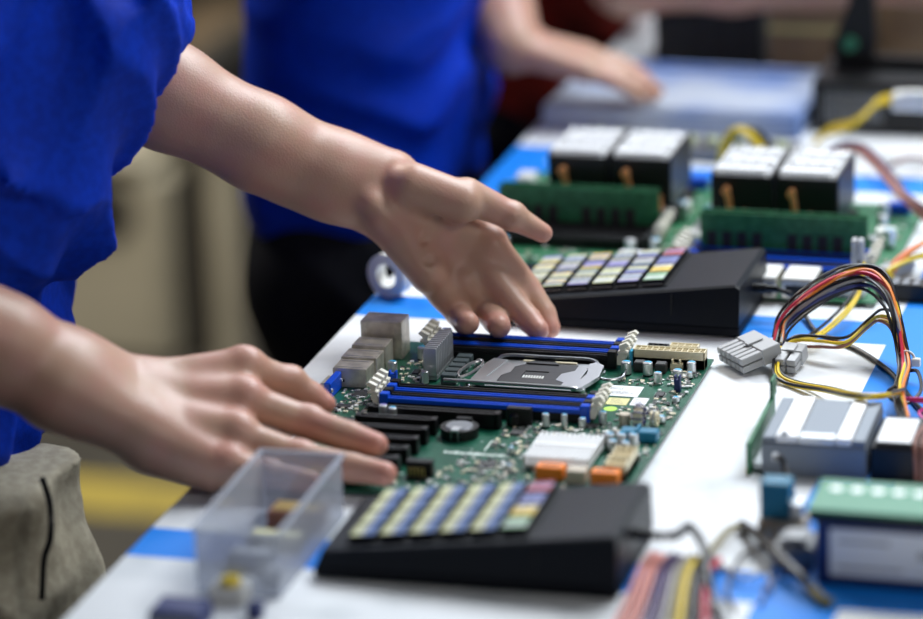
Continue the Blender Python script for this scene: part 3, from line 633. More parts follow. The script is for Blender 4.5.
mb('ivory').box(22.4, 27.55, Z, 23.3, 27.95, Z + .5, .03).box(22.5, 27.5, Z + .5, 22.62, 27.9, Z + .8, .02).box(23.05, 27.5, Z + .5, 23.17, 27.9, Z + .8, .02).build('fan_header', B)
mb('cap_blue').box(19.3, 28.0, Z, 19.55, 28.6, Z + 1.1, .03).build('connector_key', B)
for x, y, r, hh in ((19.55, 26.0, .36, 1.0), (21.1, 26.1, .36, 1.0), (22.2, 24.5, .30, .85), (23.3, 26.0, .36, .6), (24.1, 27.0, .33, .9), (24.2, 25.9, .2, .5), (20.3, 15.6, .3, .9), (17.9, 14.3, .22, 1.0), (19.1, 14.6, .26, .7), (16.6, 14.2, .26, 1.0),
                    (2.9, 23.3, .36, .9), (4.2, 26.6, .36, 1.0), (21.9, 10.9, .34, 1.1), (22.7, 11.0, .34, 1.1), (23.5, 11.1, .34, 1.1), (22.3, 10.1, .3, .9), (23.2, 10.0, .3, .9), (24.2, 16.5, .3, .5), (24.3, 20.8, .28, .4), (15.6, 8.6, .22, .5), (16.3, 5.4, .2, .5), (10.3, 4.3, .3, .6)):
    capacitor(B, x, y, r, hh, Z)
capacitor(B, 5.3, 13.0, .3, 1.35, Z, 'cap_purple'); capacitor(B, 6.1, 12.6, .3, 1.35, Z)
for x, y in ((20.3, 27.0), (21.9, 26.9)): mb('chip').box(x - .4, y - .4, Z, x + .4, y + .4, Z + .75, .08).build('choke', B)
mb('navy').box(23.7, 22.9, Z, 24.15, 23.4, Z + .9).box(23.7, 22.9, Z + .85, 23.85, 23.4, Z + 1.2).box(24.0, 22.9, Z + .85, 24.15, 23.4, Z + 1.2).build('pin_header', B)
mb('blue_slot').box(3.3, 20.9, Z, 3.9, 21.3, Z + .8).box(3.3, 20.9, Z + .75, 3.45, 21.3, Z + 1.0).box(3.75, 20.9, Z + .75, 3.9, 21.3, Z + 1.0).build('pin_header', B)
# stickers
o = mb('label_white').box(18.9, 21.4, Z, 21.4, 23.6, Z + .012, .002); o.mat('chip')
for i in range(22):
    if i % 3: o.box(19.1 + i * .045, 22.7, Z + .012, 19.12 + i * .045, 23.2, Z + .016, 0)
for i in range(4): o.box(19.1, 21.85 + i * .17, Z + .012, 20.6 + (i % 2) * .4, 21.9 + i * .17, Z + .016, 0)
o.build('barcode_sticker', B)
o = mb('label_yellow').box(19.5, 19.6, Z, 21.0, 21.0, Z + .012, .002); o.mat('metal_grey'); [o.box(19.7, 19.85 + i * .3, Z + .012, 20.8 - i * .15, 19.92 + i * .3, Z + .016, 0) for i in range(4)]; o.build('sticker', B)
o = mb('label_white').box(21.2, 19.7, Z, 22.3, 21.3, Z + .012, .002); o.mat('wire_blue'); [o.box(21.35, 19.95 + i * .3, Z + .012, 22.1 - i * .1, 20.02 + i * .3, Z + .016, 0) for i in range(4)]; o.build('sticker', B)
mb('lime').cyl((20.1, 18.7), .48, Z, Z + .012, 24).build('round_sticker', B)
# coil, teal block, chipset heatsink
k = mb('ivory').ring((15.3 + .3, Z + .75), .35, .72, 22.6, 23.2, 24, 'x'); k.mat('wire_blue')
for i in range(10): a = 2 * PI * i / 10; k.tube([(22.9 + math.cos(b) * .38, 15.6 + (.53 + math.sin(b) * .25) * math.cos(a), Z + .78 + (.53 + math.sin(b) * .25) * math.sin(a)) for b in [j * PI / 4 for j in range(9)]], .06, 5, 2)
k.build('coil', B)
k = mb('ivory').ring((15.6, Z + .6), .3, .55, 23.7, 24.2, 20, 'x'); k.mat('solder').tube([(23.95, 15.6, Z), (23.95, 15.0, Z + .6), (23.95, 15.6, Z + 1.2), (23.95, 16.2, Z + .6), (23.95, 15.6, Z)], .1, 6); k.build('coil', B)
mb('ceramic').cyl((21.8, 15.8), .4, Z, Z + .8, 18, bev=.05).build('small_coil', B)
mb('teal').box(22.2, 12.4, Z, 24.8, 13.5, Z + .75, .08).box(23.3, 12.3, Z + .7, 23.5, 13.6, Z + .95, .03).build('storage_connector', B)
k = mb('alu_white').box(17.2, 5.9, Z + .2, 21.6, 11.0, Z + .45)
for i in range(14): k.box(17.2 + i * .325, 5.9, Z + .4, 17.36 + i * .325, 10.8, Z + 1.0, .03)
k.box(17.2, 8.5, Z + .4, 21.6, 8.8, Z + .97); k.build('chipset_heatsink', B)
header('storage_connector', 22.9, 5.0, 24.4, 8.8, 1.1, 'ivory', 4)
for x, y, w in ((18.4, 4.2, 1.9), (22.2, 3.9, 1.9)):
    k = mb('orange').box(x, y, Z, x + w, y + 1.1, Z + .9, .08); k.mat('black').box(x + .3, y + .4, Z + .85, x + w - .3, y + .65, Z + .905, .01); k.build('sata_connector', B)
mb('ceramic').box(20.6, 3.9, Z, 21.9, 5.0, Z + .9).build('ribbon_socket', B)
k = mb('black').box(10.0, 2.5, Z, 11.4, 2.9, Z + .25); k.mat('gold')
for i in range(5): k.box(10.12 + i * .26, 2.65, Z, 10.19 + i * .26, 2.72, Z + .85, .01)
k.build('pin_header', B)
mb('black').box(9.8, 3.2, Z, 11.6, 3.9, Z + 1.1).build('front_panel_connector', B)
# expansion slots and battery
for i in range(6):
    L_ = 9.1 if i == 0 else 5.5 - .1 * i; y = 13.5 - 1.95 * i; x = 4.0 if i else 4.3
    k = mb('black').box(x, y - .38, Z, x + L_, y - .1, Z + 1.1).box(x, y + .1, Z, x + L_, y + .38, Z + 1.1).box(x, y - .2, Z, x + L_, y + .2, Z + .6).box(x - .2, y - .38, Z, x + .2, y + .38, Z + 1.15).box(x + L_ - .2, y - .38, Z, x + L_ + .2, y + .38, Z + 1.15).box(x + 1.1, y - .12, Z, x + 1.35, y + .12, Z + 1.05)
    k.build('expansion_slot', B)
mb('black').box(13.8, 14.0, Z, 15.6, 14.7, Z + 1.3, .1).box(14.1, 13.7, Z, 14.8, 15.0, Z + 1.0, .2).build('slot_clip', B)
bh = mb('black').ring((11.9, 11.2), 1.02, 1.32, Z, Z + .72, 36).cyl((11.9, 11.2), 1.1, Z, Z + .4, 36).box(11.3, 12.1, Z, 12.5, 12.7, Z + .9, .1).build('battery_holder', B, (-.7, .3, 0))
cc = mb('metal_grey').cyl((11.9, 11.2), 1.0, Z + .42, Z + .78, 40, bev=.08); cc.build('coin_battery', bh); mb('steel').box(11.6, 9.9, Z, 12.2, 10.1, Z + .85).box(11.6, 9.9, Z + .78, 12.2, 10.7, Z + .86).build('battery_clip', bh)
# printed markings: illegible white print
k = mb('silk')
x = 11.0
while x < 15.6: w = random.uniform(.08, .22); k.box(x, 8.0, Z, x + w, 8.0 + random.uniform(.35, .5), Z + .006, 0); x += w + random.uniform(.05, .12)
for (x0, y0, x1, y1) in ((16.9, 12.2, 20.9, 12.28), (20.8, 14.4, 22.0, 14.48), (17.4, 17.0, 17.5, 19.0), (13.6, 9.0, 13.7, 11.0)): k.box(x0, y0, Z, x1, y1, Z + .006, 0)
for i in range(60): x, y = random.uniform(1, 24), random.uniform(1, 26); w = random.uniform(.15, .5); k.box(x, y, Z, x + w, y + .1, Z + .005, 0)
k.build('printed_marking', B)
# small surface components, kept clear of the large parts
big = [(-.5, 19.5, 3, 28.6), (-.9, 16.8, .4, 19.8), (3.5, 26.6, 19.5, 30.5), (3.5, 15.2, 19.9, 19.1), (5.4, 21.2, 6.8, 26.8), (6.9, 21.3, 8.3, 27), (7.8, 19.6, 18.4, 27.2), (19.4, 27.4, 25, 30.5), (4.4, 13.4, 14.3, 14.4), (3.8, 3, 11.6, 12.4), (9.8, 10, 12.6, 13), (17, 6, 21.8, 11.2), (18.7, 19.4, 22.5, 23.8), (19.4, 18.1, 20.7, 19.3), (22, 12.2, 25, 13.7), (22.6, 3.7, 24.8, 9.0), (18.2, 3.7, 22.6, 5.2), (10.8, 7.6, 15.8, 8.8), (21.3, 14.9, 24.4, 16.4), (21.4, 9.6, 24, 11.6), (19, 25.4, 22.4, 27.4), (13.4, 14.4, 15.6, 16)]
def free(x, y, m=.15): return all(not (a - m < x < c + m and b - m < y < d + m) for a, b, c, d in big)
zones = [(.3, 14.5, 4.4, 19.6, 85), (3.2, 19.8, 6.0, 26.4, 60), (19.2, 23.8, 24.8, 27.3, 70), (20.8, 13.8, 24.8, 19.5, 60), (13.6, 11.4, 21.8, 15.6, 110), (14, 4, 17, 11, 60), (22.4, 17, 24.7, 23, 45), (9, 19.6, 24, 21, 10), (1, 1, 24, 5, 60), (11.4, 1.5, 24, 6.5, 70), (21.8, 9, 24.8, 12, 20), (12.4, 5.2, 16.5, 7.5, 30), (.4, 1, 4.4, 14, 40)]
made = 0; rest = MB(); items = []
for (x0, y0, x1, y1, n) in zones:
    for i in range(n):
        for _ in range(8):
            x, y = random.uniform(x0, x1), random.uniform(y0, y1)
            if free(x, y) and all((x - a) ** 2 + (y - b) ** 2 > .03 for a, b in items[-60:]): items.append((x, y)); break
order = sorted(items, key=lambda p: -(p[1] > 11) - random.random())
for i, (x, y) in enumerate(order):
    w, l, hgt = random.choice([(.16, .32, .09), (.32, .16, .09), (.12, .2, .08), (.25, .4, .15), (.2, .35, .12), (.3, .3, .12)])
    k = MB() if i < 95 else rest
    k.mat('solder'); smd(k, x, y, w, l, hgt, Z)
    k.mat(random.choice(['ceramic', 'chip', 'chip', 'white', 'ivory', 'solder'])); k.box(x - w * .36 if w > l else x - w / 2 - .01, y - l * .36 if l >= w else y - l / 2 - .01, Z, x + (w * .36 if w > l else w / 2 + .01), y + (l * .36 if l >= w else l / 2 + .01), Z + hgt + .01, .01)
    if i < 95: k.build('surface_component', B)
stuff(rest.build('fine_surface_components', B))
for (x, y, w, l) in ((2.0, 18.3, 1.0, 1.0), (3.6, 15.6, .8, .6), (1.6, 15.6, 1.1, .7), (4.6, 23.6, .5, .9), (5.2, 24.8, .6, .6), (19.6, 14.9, .9, .7), (15.0, 12.6, .9, .9), (23.2, 18.4, .8, .8), (22.0, 17.0, .5, .7), (2.6, 12.6, 1.3, 1.3), (2.4, 9.0, .9, .9), (14.6, 6.2, 1.1, 1.1), (22.9, 22.0, .6, .9)):
    k = mb('chip').box(x - w / 2, y - l / 2, Z + .03, x + w / 2, y + l / 2, Z + .17, .03); k.mat('solder')
    for q in range(7):
        t = -.42 + q * .14
        for sg in (-1, 1): k.box(x + t * w - .02, y + sg * l / 2, Z, x + t * w + .02, y + sg * (l / 2 + .1), Z + .06, 0).box(x + sg * w / 2, y + t * l - .02, Z, x + sg * (w / 2 + .1), y + t * l + .02, Z + .06, 0)
    k.build('integrated_circuit', B)

# ------------------------------------------------------------ keypads
M['key_blue'] = mat('key_label_slate_blue', (.10, .17, .38), .5); M['key_yellow'] = mat('key_label_pale_yellow', (.58, .60, .33), .5); M['key_cream'] = mat('key_label_cream', (.55, .56, .46), .5)
M['key_red'] = mat('key_label_red', (.45, .10, .12), .5); M['key_amber'] = mat('key_label_amber', (.78, .58, .14), .5); M['key_green'] = mat('key_label_green', (.32, .52, .33), .5); M['key_white'] = mat('key_label_white', (.62, .66, .68), .5)
M['key_violet'] = mat('key_label_violet', (.30, .28, .55), .5)
def keypad(label, loc, rz, busy):
    root = thing('programmable_keypad', label, 'keypad', loc, rz, 'black programmable keypads')
    L, D = 19.6, 10.6
    def top(x): return 1.7 + (x / L) * 2.35
    prof = [(0, .9), (.25, 1.75), (L - 5.2, top(L - 5.2)), (L - .35, 4.05), (L, 3.85), (L, .9)]
    body = mb('kp_body')
    # two shells: tapered hood above a straight base
    n = len(prof); ins = .28
    vs = [(x, 0 + .0, z) for x, z in prof] + [(x, D, z) for x, z in prof]
    fr = [(x + (ins if x < 1 else (-.1 if x > L - 1 else 0)), ins * (1 if z > 1 else 0), z) for x, z in prof]
    bk = [(x + (ins if x < 1 else (-.1 if x > L - 1 else 0)), D - ins * (1 if z > 1 else 0), z) for x, z in prof]
    body.add([(x, y + (0.12 if z > 1 else 0), z - (0.14 if z > 1 else 0)) for x, y, z in fr] + [(x, y + .35 if z > 1 else y, z) for x, y, z in fr] + [(x, y - .35 if z > 1 else y, z) for x, y, z in bk] + [(x, y - (0.12 if z > 1 else 0), z - (0.14 if z > 1 else 0)) for x, y, z in bk],
             [list(range(n))] + [[q * n + i, (q + 1) * n + i, (q + 1) * n + (i + 1) % n, q * n + (i + 1) % n] for q in range(3) for i in range(n)] + [list(range(3 * n, 4 * n))[::-1]])
    body.build('housing', root, sharp=25)
    mb('kp_base').box(.15, .1, .12, L - .1, D - .1, .86, .1).box(1, 1, 0, 2.2, 2.2, .2).box(L - 2.2, 1, 0, L - 1, 2.2, .2).box(1, D - 2.2, 0, 2.2, D - 1, .2).box(L - 2.2, D - 2.2, 0, L - 1, D - 1, .2).build('base', root)
    mb('black').box(L - 5.25, .16, .95, L - 5.19, .5, 3.1, .01).build('housing_seam', root)
    sl = math.atan2(2.35, L); x0 = 1.9
    ky = mb('black')
    def P(p): return (p[0], p[1], p[2] + top(p[0]))
    ky.box(x0 - .15, 1.45, -.3, x0 + 6 * 1.95 + .15, D - .55, .08, .03, fn=P).build('key_tray', root)
    for i in range(6):
        for j in range(4):
            xa, ya = x0 + i * 1.95 + .12, 1.6 + j * 2.1
            k = mb('kp_base').box(xa, ya, .05, xa + 1.72, ya + 1.95, .5, .12, fn=P)
            cols = ['key_yellow', 'key_cream', 'key_blue', 'key_blue'] if i < 5 else [['key_green', 'key_white', 'key_green', 'key_green'], ['key_amber', 'key_amber', 'key_amber', 'key_white'], ['key_violet', 'key_blue', 'key_violet', 'key_blue'], ['key_red', 'key_red', 'key_violet', 'key_red']][j]
            for q in range(4):
                if i < 5 and not busy: a, b = ((.10, .55), (.55, .9), (.95, 1.35), (1.35, 1.62))[q]; k.mat(cols[q]).box(xa + a, ya + .04, .48, xa + b, ya + 1.9, .53, .01, fn=P)
                else:
                    cc_ = cols[q] if i == 5 else random.choice(['key_yellow', 'key_cream', 'key_white', 'key_blue', 'key_cream', 'key_violet', 'key_amber'])
                    k.mat(cc_).box(xa + .1, ya + .12 + q * .44, .48, xa + 1.62, ya + .54 + q * .44, .53, .01, fn=P)
                    if q % 2 == 0: k.mat('kp_body' if i == 5 else 'key_blue').box(xa + .2, ya + .25 + q * .44, .53, xa + 1.1, ya + .31 + q * .44, .535, 0, fn=P)
            if busy: k.mat('key_white').box(xa + .1, ya - .01, .16, xa + 1.62, ya + .05, .22, .01, fn=P) if j == 0 else None
            k.build('key', root)
    mb('black').cyl((5.2, 2.4), .36, L - .1, L + .9, 14, 'x').cyl((5.2, 2.4), .27, L + .8, L + 1.8, 14, 'x').build('strain_relief', root)
    return root
keypad('black keypad with striped yellow and blue keys, beside the clear plastic box', (5.3, -54.1, 0), math.radians(.6), False)
keypad('black keypad standing behind the motherboard, in front of the finned coolers', (2.7, -3.2, 0), math.radians(-.6), True)
def cable(name, label, m, pts, r, group=None):
    o = mb(m).tube(pts, r, 10).build(name); return tag(o, label, 'cable', group)
cable('keypad_cable', 'thin black cable running from the keypad end beside the coolers under the wire loop', 'wire_black', [(24.2, 1.9, 2.3), (25.2, 1.6, 2.1), (24.89, 3.47, 1.20), (25.92, 2.39, 0.50), (27.40, -0.77, 0.20), (29.25, -2.80, 0.20), (31.65, -5.15, 0.20), (34.34, -9.18, 0.20), (36.36, -13.83, 0.20), (38.64, -18.67, 0.20)], .18)
cable('keypad_cable', 'black cable arching from the keypad nearest the clear box to the table edge', 'wire_black', [(26.9, -48.8, 2.45), (27.6, -48.9, 2.7), (27.76, -46.35, 2.20), (29.02, -48.17, 1.60), (30.08, -52.03, 1.10), (31.03, -54.23, 0.50), (32.85, -58.98, 0.30)], .28)

# ------------------------------------------------------------ the two cooler boards behind
def cooler_board():
    root = thing('motherboard', '', 'motherboard', (0, 0, 0), 0, 'motherboards with finned processor coolers'); B_ = root
    mb('green_dark').box(0, 0, .3, 17.4, 26, .46, .02).build('circuit_board', B_)
    st = mb('solder')
    for x, y in ((.6, .6), (16.8, .6), (.6, 25.4), (16.8, 25.4)): st.cyl((x, y), .3, 0, .3, 8)
    st.build('standoffs', B_)
    z = .46
    for i in range(5):
        y = 5.2 + i * 1.0 if i < 4 else 9.3
        memory_slot(B_, 2.0, y, z, 13.2, 'black' if i % 2 else 'blue_slot', h=.9, tall=2.2)
    for y in (9.3, 10.3):
        k = mb('green_dark').box(2.05, y - .07, z + .25, 15.15, y + .07, z + 3.7, .02)
        for i in range(8):
            x = 2.6 + i * 1.2 + (1.6 if i > 3 else 0); k.mat('chip').box(x, y - .2, z + .75, x + .75, y - .05, z + 2.2, .03).box(x, y + .05, z + .55, x + .75, y + .2, z + 1.75, .03)
        k.mat('gold').box(2.3, y - .08, z + .15, 14.9, y + .08, z + .4, .01)
        k.build('memory_stick', B_)
    # cooler: two fin towers, copper heat pipes ending at the front
    c = mb('black').box(2.6, 12.6, z, 13.4, 20.4, z + .9, .2); c.mat('metal_grey').box(3.2, 13.2, z + .8, 12.8, 19.8, z + 1.4)
    co = c.build('cooler', B_)
    for s in (0, 1):
        x0 = 2.9 + s * 5.25; k = mb('black')
        k.box(x0 - .1, 12.55, z + 1.6, x0 + .08, 20.25, z + 5.6, .02).box(x0 + 4.72, 12.55, z + 1.6, x0 + 4.9, 20.25, z + 5.6, .02)
        k.box(x0, 12.5, z + 1.7, x0 + 4.8, 12.75, z + 5.4, .05)
        k.mat('alu_white')
        for i in range(12): xx = x0 + .14 + i * .39; k.box(xx, 12.75, z + 1.7, xx + .15, 20.2, z + 5.7 + (.15 if i % 3 == 0 else 0), .01)
        for j in range(3): k.box(x0 + .2 + .4 * j, 13.2 + j * 2.5, z + 5.55, x0 + 4.2 + .2 * j, 14.0 + j * 2.5, z + 5.85, .02)
        k.build('fin_stack', co)
        for px, pz in ((1.2, 4.3), (2.6, 2.4), (3.9, 2.2)): kk = mb('copper').tube([(x0 + px + .25, 12.9, z + 1.1), (x0 + px + .15, 12.3, z + pz - .8), (x0 + px, 12.1, z + pz), (x0 + px, 12.9, z + pz + .1)], .26, 8); kk.cyl((x0 + px, z + pz), .36, 11.85, 12.5, 12, 'y', r2=.3); kk.build('heat_pipe', co)
    for i in range(2):
        x0 = 7.4 + i * 2.9; k = mb('port_steel').box(x0, -.3, z, x0 + 2.5, 3.2, z + 1.5, .05); k.mat('white').box(x0 + .02, -.2, z + 1.48, x0 + 2.48, 3.1, z + 1.62, .04); k.mat('black').box(x0 + .3, -.33, z + .3, x0 + 2.2, -.25, z + 1.1, .03)
        k.build('network_port', B_)
    for x, y in ((.7, 11.5), (1.2, 14), (15.2, 12.2), (16.2, 14.2), (.8, 18), (15, 18.2), (14.6, 21.5), (16.2, 4.0), (14.3, 3.5), (2.5, 3.2), (4.2, 2.6)): capacitor(B_, x, y, .45, 1.4, z, 'cap_blue' if (x * 7) % 2 > 1 else None)
    for x, y, w, l, m in ((.3, 21, 1.4, 2.2, 'white'), (14.9, 15.2, 1.5, 1.6, 'white'), (1.5, .6, 3.2, 1.2, 'chip'), (5.2, 22.3, 5, 1.1, 'white'), (14.4, 23, 2, 1, 'blue_slot'), (13.8, .8, 2.6, 1.6, 'label_white'), (.3, 11.9, 1.2, 2.4, 'white')): mb(m).box(x, y, z, x + w, y + l, z + .9).build('connector_block', B_)
    r = MB()
    for i in range(160):
        x, y = random.uniform(.4, 16.6), random.uniform(.4, 25.4); 
        if 1.4 < x < 16 and 4.6 < y < 20.5: continue
        r.mat(random.choice(['solder', 'ceramic', 'chip', 'white'])); r.box(x, y, z, x + .35, y + .25, z + .15, .02)
    stuff(r.build('fine_surface_components', B_)); return root
def copy_tree(o, parent=None):
    c = o.copy(); COL.objects.link(c); c.parent = parent
    for ch in list(o.children): copy_tree(ch, c)
    return c
cb = cooler_board(); cb2 = copy_tree(cb)
cb.location = (-.043, .105, 0); cb['label'] = 'green board with finned cooler, beside the blue-shirted worker in black trousers'
cb2.location = (.134, .057, 0)
for o_, dx, dy in ((cb, .026, .0), (cb2, -.008, .012)):
    for ch in o_.children:
        if ch.name.startswith('cooler'): ch.location = (dx, dy, 0)
cb2['category'] = 'motherboard'
for ch in list(cb.children):
    if ch.name.startswith('memory_slot'):
        ch.data = ch.data.copy(); ch.data.materials[0] = M['black']
    if ch.name.startswith('network_port'): bpy.data.objects.remove(ch); cb2['label'] = 'green board with finned cooler, next to the yellow wires and black power supply'

# ------------------------------------------------------------ wire harness in front of the boards
hs = thing('wire_harness', 'looping bundle of red, black and yellow power wires with grey plugs on the table', 'wires', (0, 0, 0))
def wires(root, specs, name='wire'):
    for m, r, pts in specs: mb(m).tube(pts, r, 7, 6).build(name, root)
def offs(pts, dx, dy, dz): return [(p[0] + 1.1 * dx * (.8 + .4 * math.sin(i * 1.3 + dx * 9)), p[1] + 1.8 * dy, p[2] + 2.0 * dz * (.8 + .3 * math.cos(i + dz * 5)) * (1 if i < len(pts) - 4 else .5)) for i, p in enumerate(pts)]
end = [(35.65, -11.59, 1.40), (36.05, -16.77, 1.20), (37.58, -22.98, 1.30)]
outer = [(25.57, -7.63, 1.20), (25.79, -6.04, 2.60), (27.51, -5.40, 4.40), (29.62, -3.60, 5.40), (31.56, -3.42, 5.60), (33.18, -4.78, 5.20), (34.21, -6.68, 4.20), (35.09, -9.01, 2.60)] + end
inner = [(25.95, -7.72, 1.10), (26.13, -5.92, 2.20), (27.66, -5.01, 3.60), (29.68, -3.96, 4.60), (31.60, -3.61, 4.90), (33.50, -5.86, 4.50), (34.59, -8.10, 3.40), (35.02, -8.95, 2.20)] + end
low = [(26.17, -8.07, 1.00), (26.89, -6.47, 1.20), (28.90, -7.02, 1.50), (30.81, -7.51, 1.70), (31.96, -5.74, 2.40), (32.74, -4.72, 2.80), (33.91, -5.68, 2.80), (34.88, -8.07, 1.90)] + end
up = [(29.72, 5.35, 3.40), (29.97, 3.92, 2.60), (29.87, 2.71, 1.80), (29.08, -0.12, 1.10), (27.94, -4.15, 0.80), (26.79, -5.52, 0.80), (26.32, -8.50, 1.00)]
loop = [(26.04, -8.55, 1.00), (26.32, -10.77, 0.70), (26.85, -12.45, 0.40), (28.11, -13.39, 0.20), (30.73, -16.02, 0.90), (33.74, -22.51, 2.90), (35.81, -22.62, 3.00), (36.42, -17.80, 1.80)]
sp = []
for m, dx, dy, dz in (('wire_red', 0, 0, 0), ('wire_red', .25, .25, -.15), ('wire_black', -.2, .3, .25), ('wire_grey', .3, -.1, -.35), ('wire_red', .1, -.25, .15), ('wire_black', .35, .1, .3)): sp.append((m, .115, offs(outer, dx, dy, dz)))
for m, dx, dy, dz in (('wire_black', 0, 0, 0), ('wire_blue', .2, .2, .2), ('wire_black', -.2, -.2, .3), ('wire_yellow', .1, .35, .45), ('wire_grey', .25, -.2, .25), ('wire_black', .3, .3, -.3), ('wire_orange', .35, -.05, .5), ('wire_black', -.1, -.35, -.2), ('wire_blue', .3, -.3, .05)): sp.append((m, .115, offs(inner, dx, dy, dz)))
for m, dx, dy, dz in (('wire_orange', 0, 0, 0), ('wire_yellow', .1, -.2, .1), ('wire_black', .15, .25, .2), ('wire_brown', -.1, -.1, -.2), ('wire_yellow', .1, .1, -.25)): sp.append((m, .115, offs(low, dx, dy, dz)))
for m, dx, dy, dz in (('wire_yellow', 0, 0, 0), ('wire_yellow', .35, 0, .15), ('wire_black', .15, .25, 0), ('wire_black', -.25, .1, .2)): sp.append((m, .115, offs(up, dx, dy, dz)))
for m, dx, dy, dz in (('wire_yellow', 0, 0, 0), ('wire_yellow', .2, .15, .15), ('wire_black', .35, .3, .1), ('wire_black', -.18, .05, .1)): sp.append((m, .115, offs(loop, dx, dy, dz)))
wires(hs, sp)
def plug(root, c, rz, n, w, m='grey_plastic', tilt=0, pin=None, L=2.0, hgt=.95):
    k = mb(m); f = rotz(rz, (0, 0)); T_ = lambda p: tuple(np.add(f((p[0], p[1] * math.cos(tilt) - p[2] * math.sin(tilt), p[1] * math.sin(tilt) + p[2] * math.cos(tilt))), c))
    k.box(-w / 2, -.1, 0, w / 2, L * .45, hgt, .06, fn=T_)
    for i in range(n):
        x = -w / 2 + w * (i + .5) / n; d = w / n * .40
        for zz in (.06, hgt * .53): k.box(x - d, -L * .55, zz, x + d, 0, zz + hgt * .40, .05, fn=T_)
    k.box(-.3, -L * .1, hgt, .3, L * .3, hgt + .14, .05, fn=T_)
    return k.build('plug', root)
plug(hs, (24.41, -9.24, 0.60), math.radians(-48), 6, 3.6, L=3.3, hgt=1.25, tilt=math.radians(12))
plug(hs, (27.24, -9.12, 0.35), math.radians(-8), 2, 1.7, L=2.6, hgt=1.15, tilt=math.radians(10))
plug(hs, (29.10, 7.69, 3.20), 0, 2, 1.0, tilt=math.radians(-84), L=2.6)
zt = tuple(np.add((35.14, -10.13, 1.40), (.3, 0, 0))); k = mb('white').tube([(zt[0] + .2 + .62 * math.cos(a), zt[1] + .15 * math.sin(a), zt[2] + .1 + .6 * math.sin(a)) for a in [j * PI / 5 for j in range(11)]], .1, 6, 3).box(zt[0] + .6, zt[1] - .3, zt[2] - .3, zt[0] + 1.25, zt[1] + .15, zt[2] + .3, .06); k.build('zip_tie', hs)
mb('wire_black').tube([(zt[0] + .5, zt[1] - .8, 1), (36.90, -12.83, 1.60), (37.52, -15.44, 1.20), (36.92, -17.43, 0.90), (35.81, -17.01, 0.90), (35.34, -16.26, 1.20), (35.86, -16.05, 1.60)], .14, 8).build('wire', hs)
for i, m in enumerate(('wire_pink', 'wire_red', 'wire_pink')): mb(m).tube([(36.22, -17.37, 1.20), (39.2 + i * .2, -19.6, 1.6 + .2 * i), (38.13, -20.35, 1.20), (40.8 + .2 * i, -24.0, .9), (39.28, -24.71, 0.60), (40.54, -26.86, 0.40)], .1, 7).build('wire', hs)

M['rib_grey'] = mat('grey_anodised_ribs', (.20, .23, .27), .5, .2)
# ------------------------------------------------------------ card with silver heatsink, fan block
t = thing('expansion_card', 'small green card under a ribbed silver heatsink, beneath the looping wire harness', 'circuit board', (29.3, -30.8, 0), math.radians(1))
k = mb('rib_grey').box(0, 0, 0, 6.9, 8.0, 2.35, .08); k.mat('rib_grey').box(-.05, -.05, .5, 6.9, .02, 2.2, .03); hb = k.build('heatsink_block', t)
k = mb('alu_white').box(.9, .05, 2.35, 2.3, 8.0, 2.85, .06).box(4.9, .05, 2.35, 5.9, 8.0, 2.85, .06); k.build('bright_rib', hb)
k = mb('rib_grey').box(0, .05, 2.35, .85, 8.0, 2.7, .06).box(2.35, 1.2, 2.3, 4.85, 7.9, 2.72, .03).box(5.95, .05, 2.3, 6.85, 8.0, 2.75, .06); k.mat('alu').box(2.35, 0, 2.3, 4.85, 1.15, 2.8, .1); k.build('grey_rib', hb)
for x, z_ in ((1.5, .9), (3.0, 1.5)): mb('steel').cyl((z_ * 0 + x, z_) if False else (z_, x), .26, -.12, .02, 16, 'y').build('screw', hb)
k = mb('green_dark').box(-1.05, -.2, 0, -.75, 9.4, 2.3, .03).box(-1.0, 8.6, 2.2, -.8, 10.2, 3.6, .03); k.mat('solder')
for i in range(14): k.box(-1.1, .3 + i * .62, .9 + .3 * (i % 3), -1.04, .5 + i * .62, 1.3 + .3 * (i % 3), .01)
k.mat('gold').box(-1.12, 0, .1, -1.04, 8.8, .35, .01); k.build('circuit_board', t)
mb('steel').box(-.75, .5, .2, 0, 7.6, .6).build('bracket', t)
t = thing('fan_block', 'black cooling fan with a pale blue label touching the silver ribbed card', 'fan', (36.45, -30.6, 0), math.radians(1))
k = mb('black').box(0, 0, 0, 4.0, 6.0, 2.4, .15).box(.3, .3, 2.3, 3.7, 5.7, 2.6, .1); k.build('fan_frame', t)
mb('label_white').box(.35, .6, 2.6, 2.6, 5.2, 2.63, .01).build('label', t)
k = mb('wire_brown').tube([(3.1, -.1, .3), (3.1, -.25, 1.2), (3.0, -.1, 2.3), (2.9, 1.0, 2.85), (3.2, 3, 3.0)], .16, 8).tube([(3.5, -.1, .3), (3.55, -.25, 1.2), (3.5, -.1, 2.3), (3.4, 1.0, 2.85), (3.8, 3, 3.0)], .14, 8); k.build('fan_wire', t)

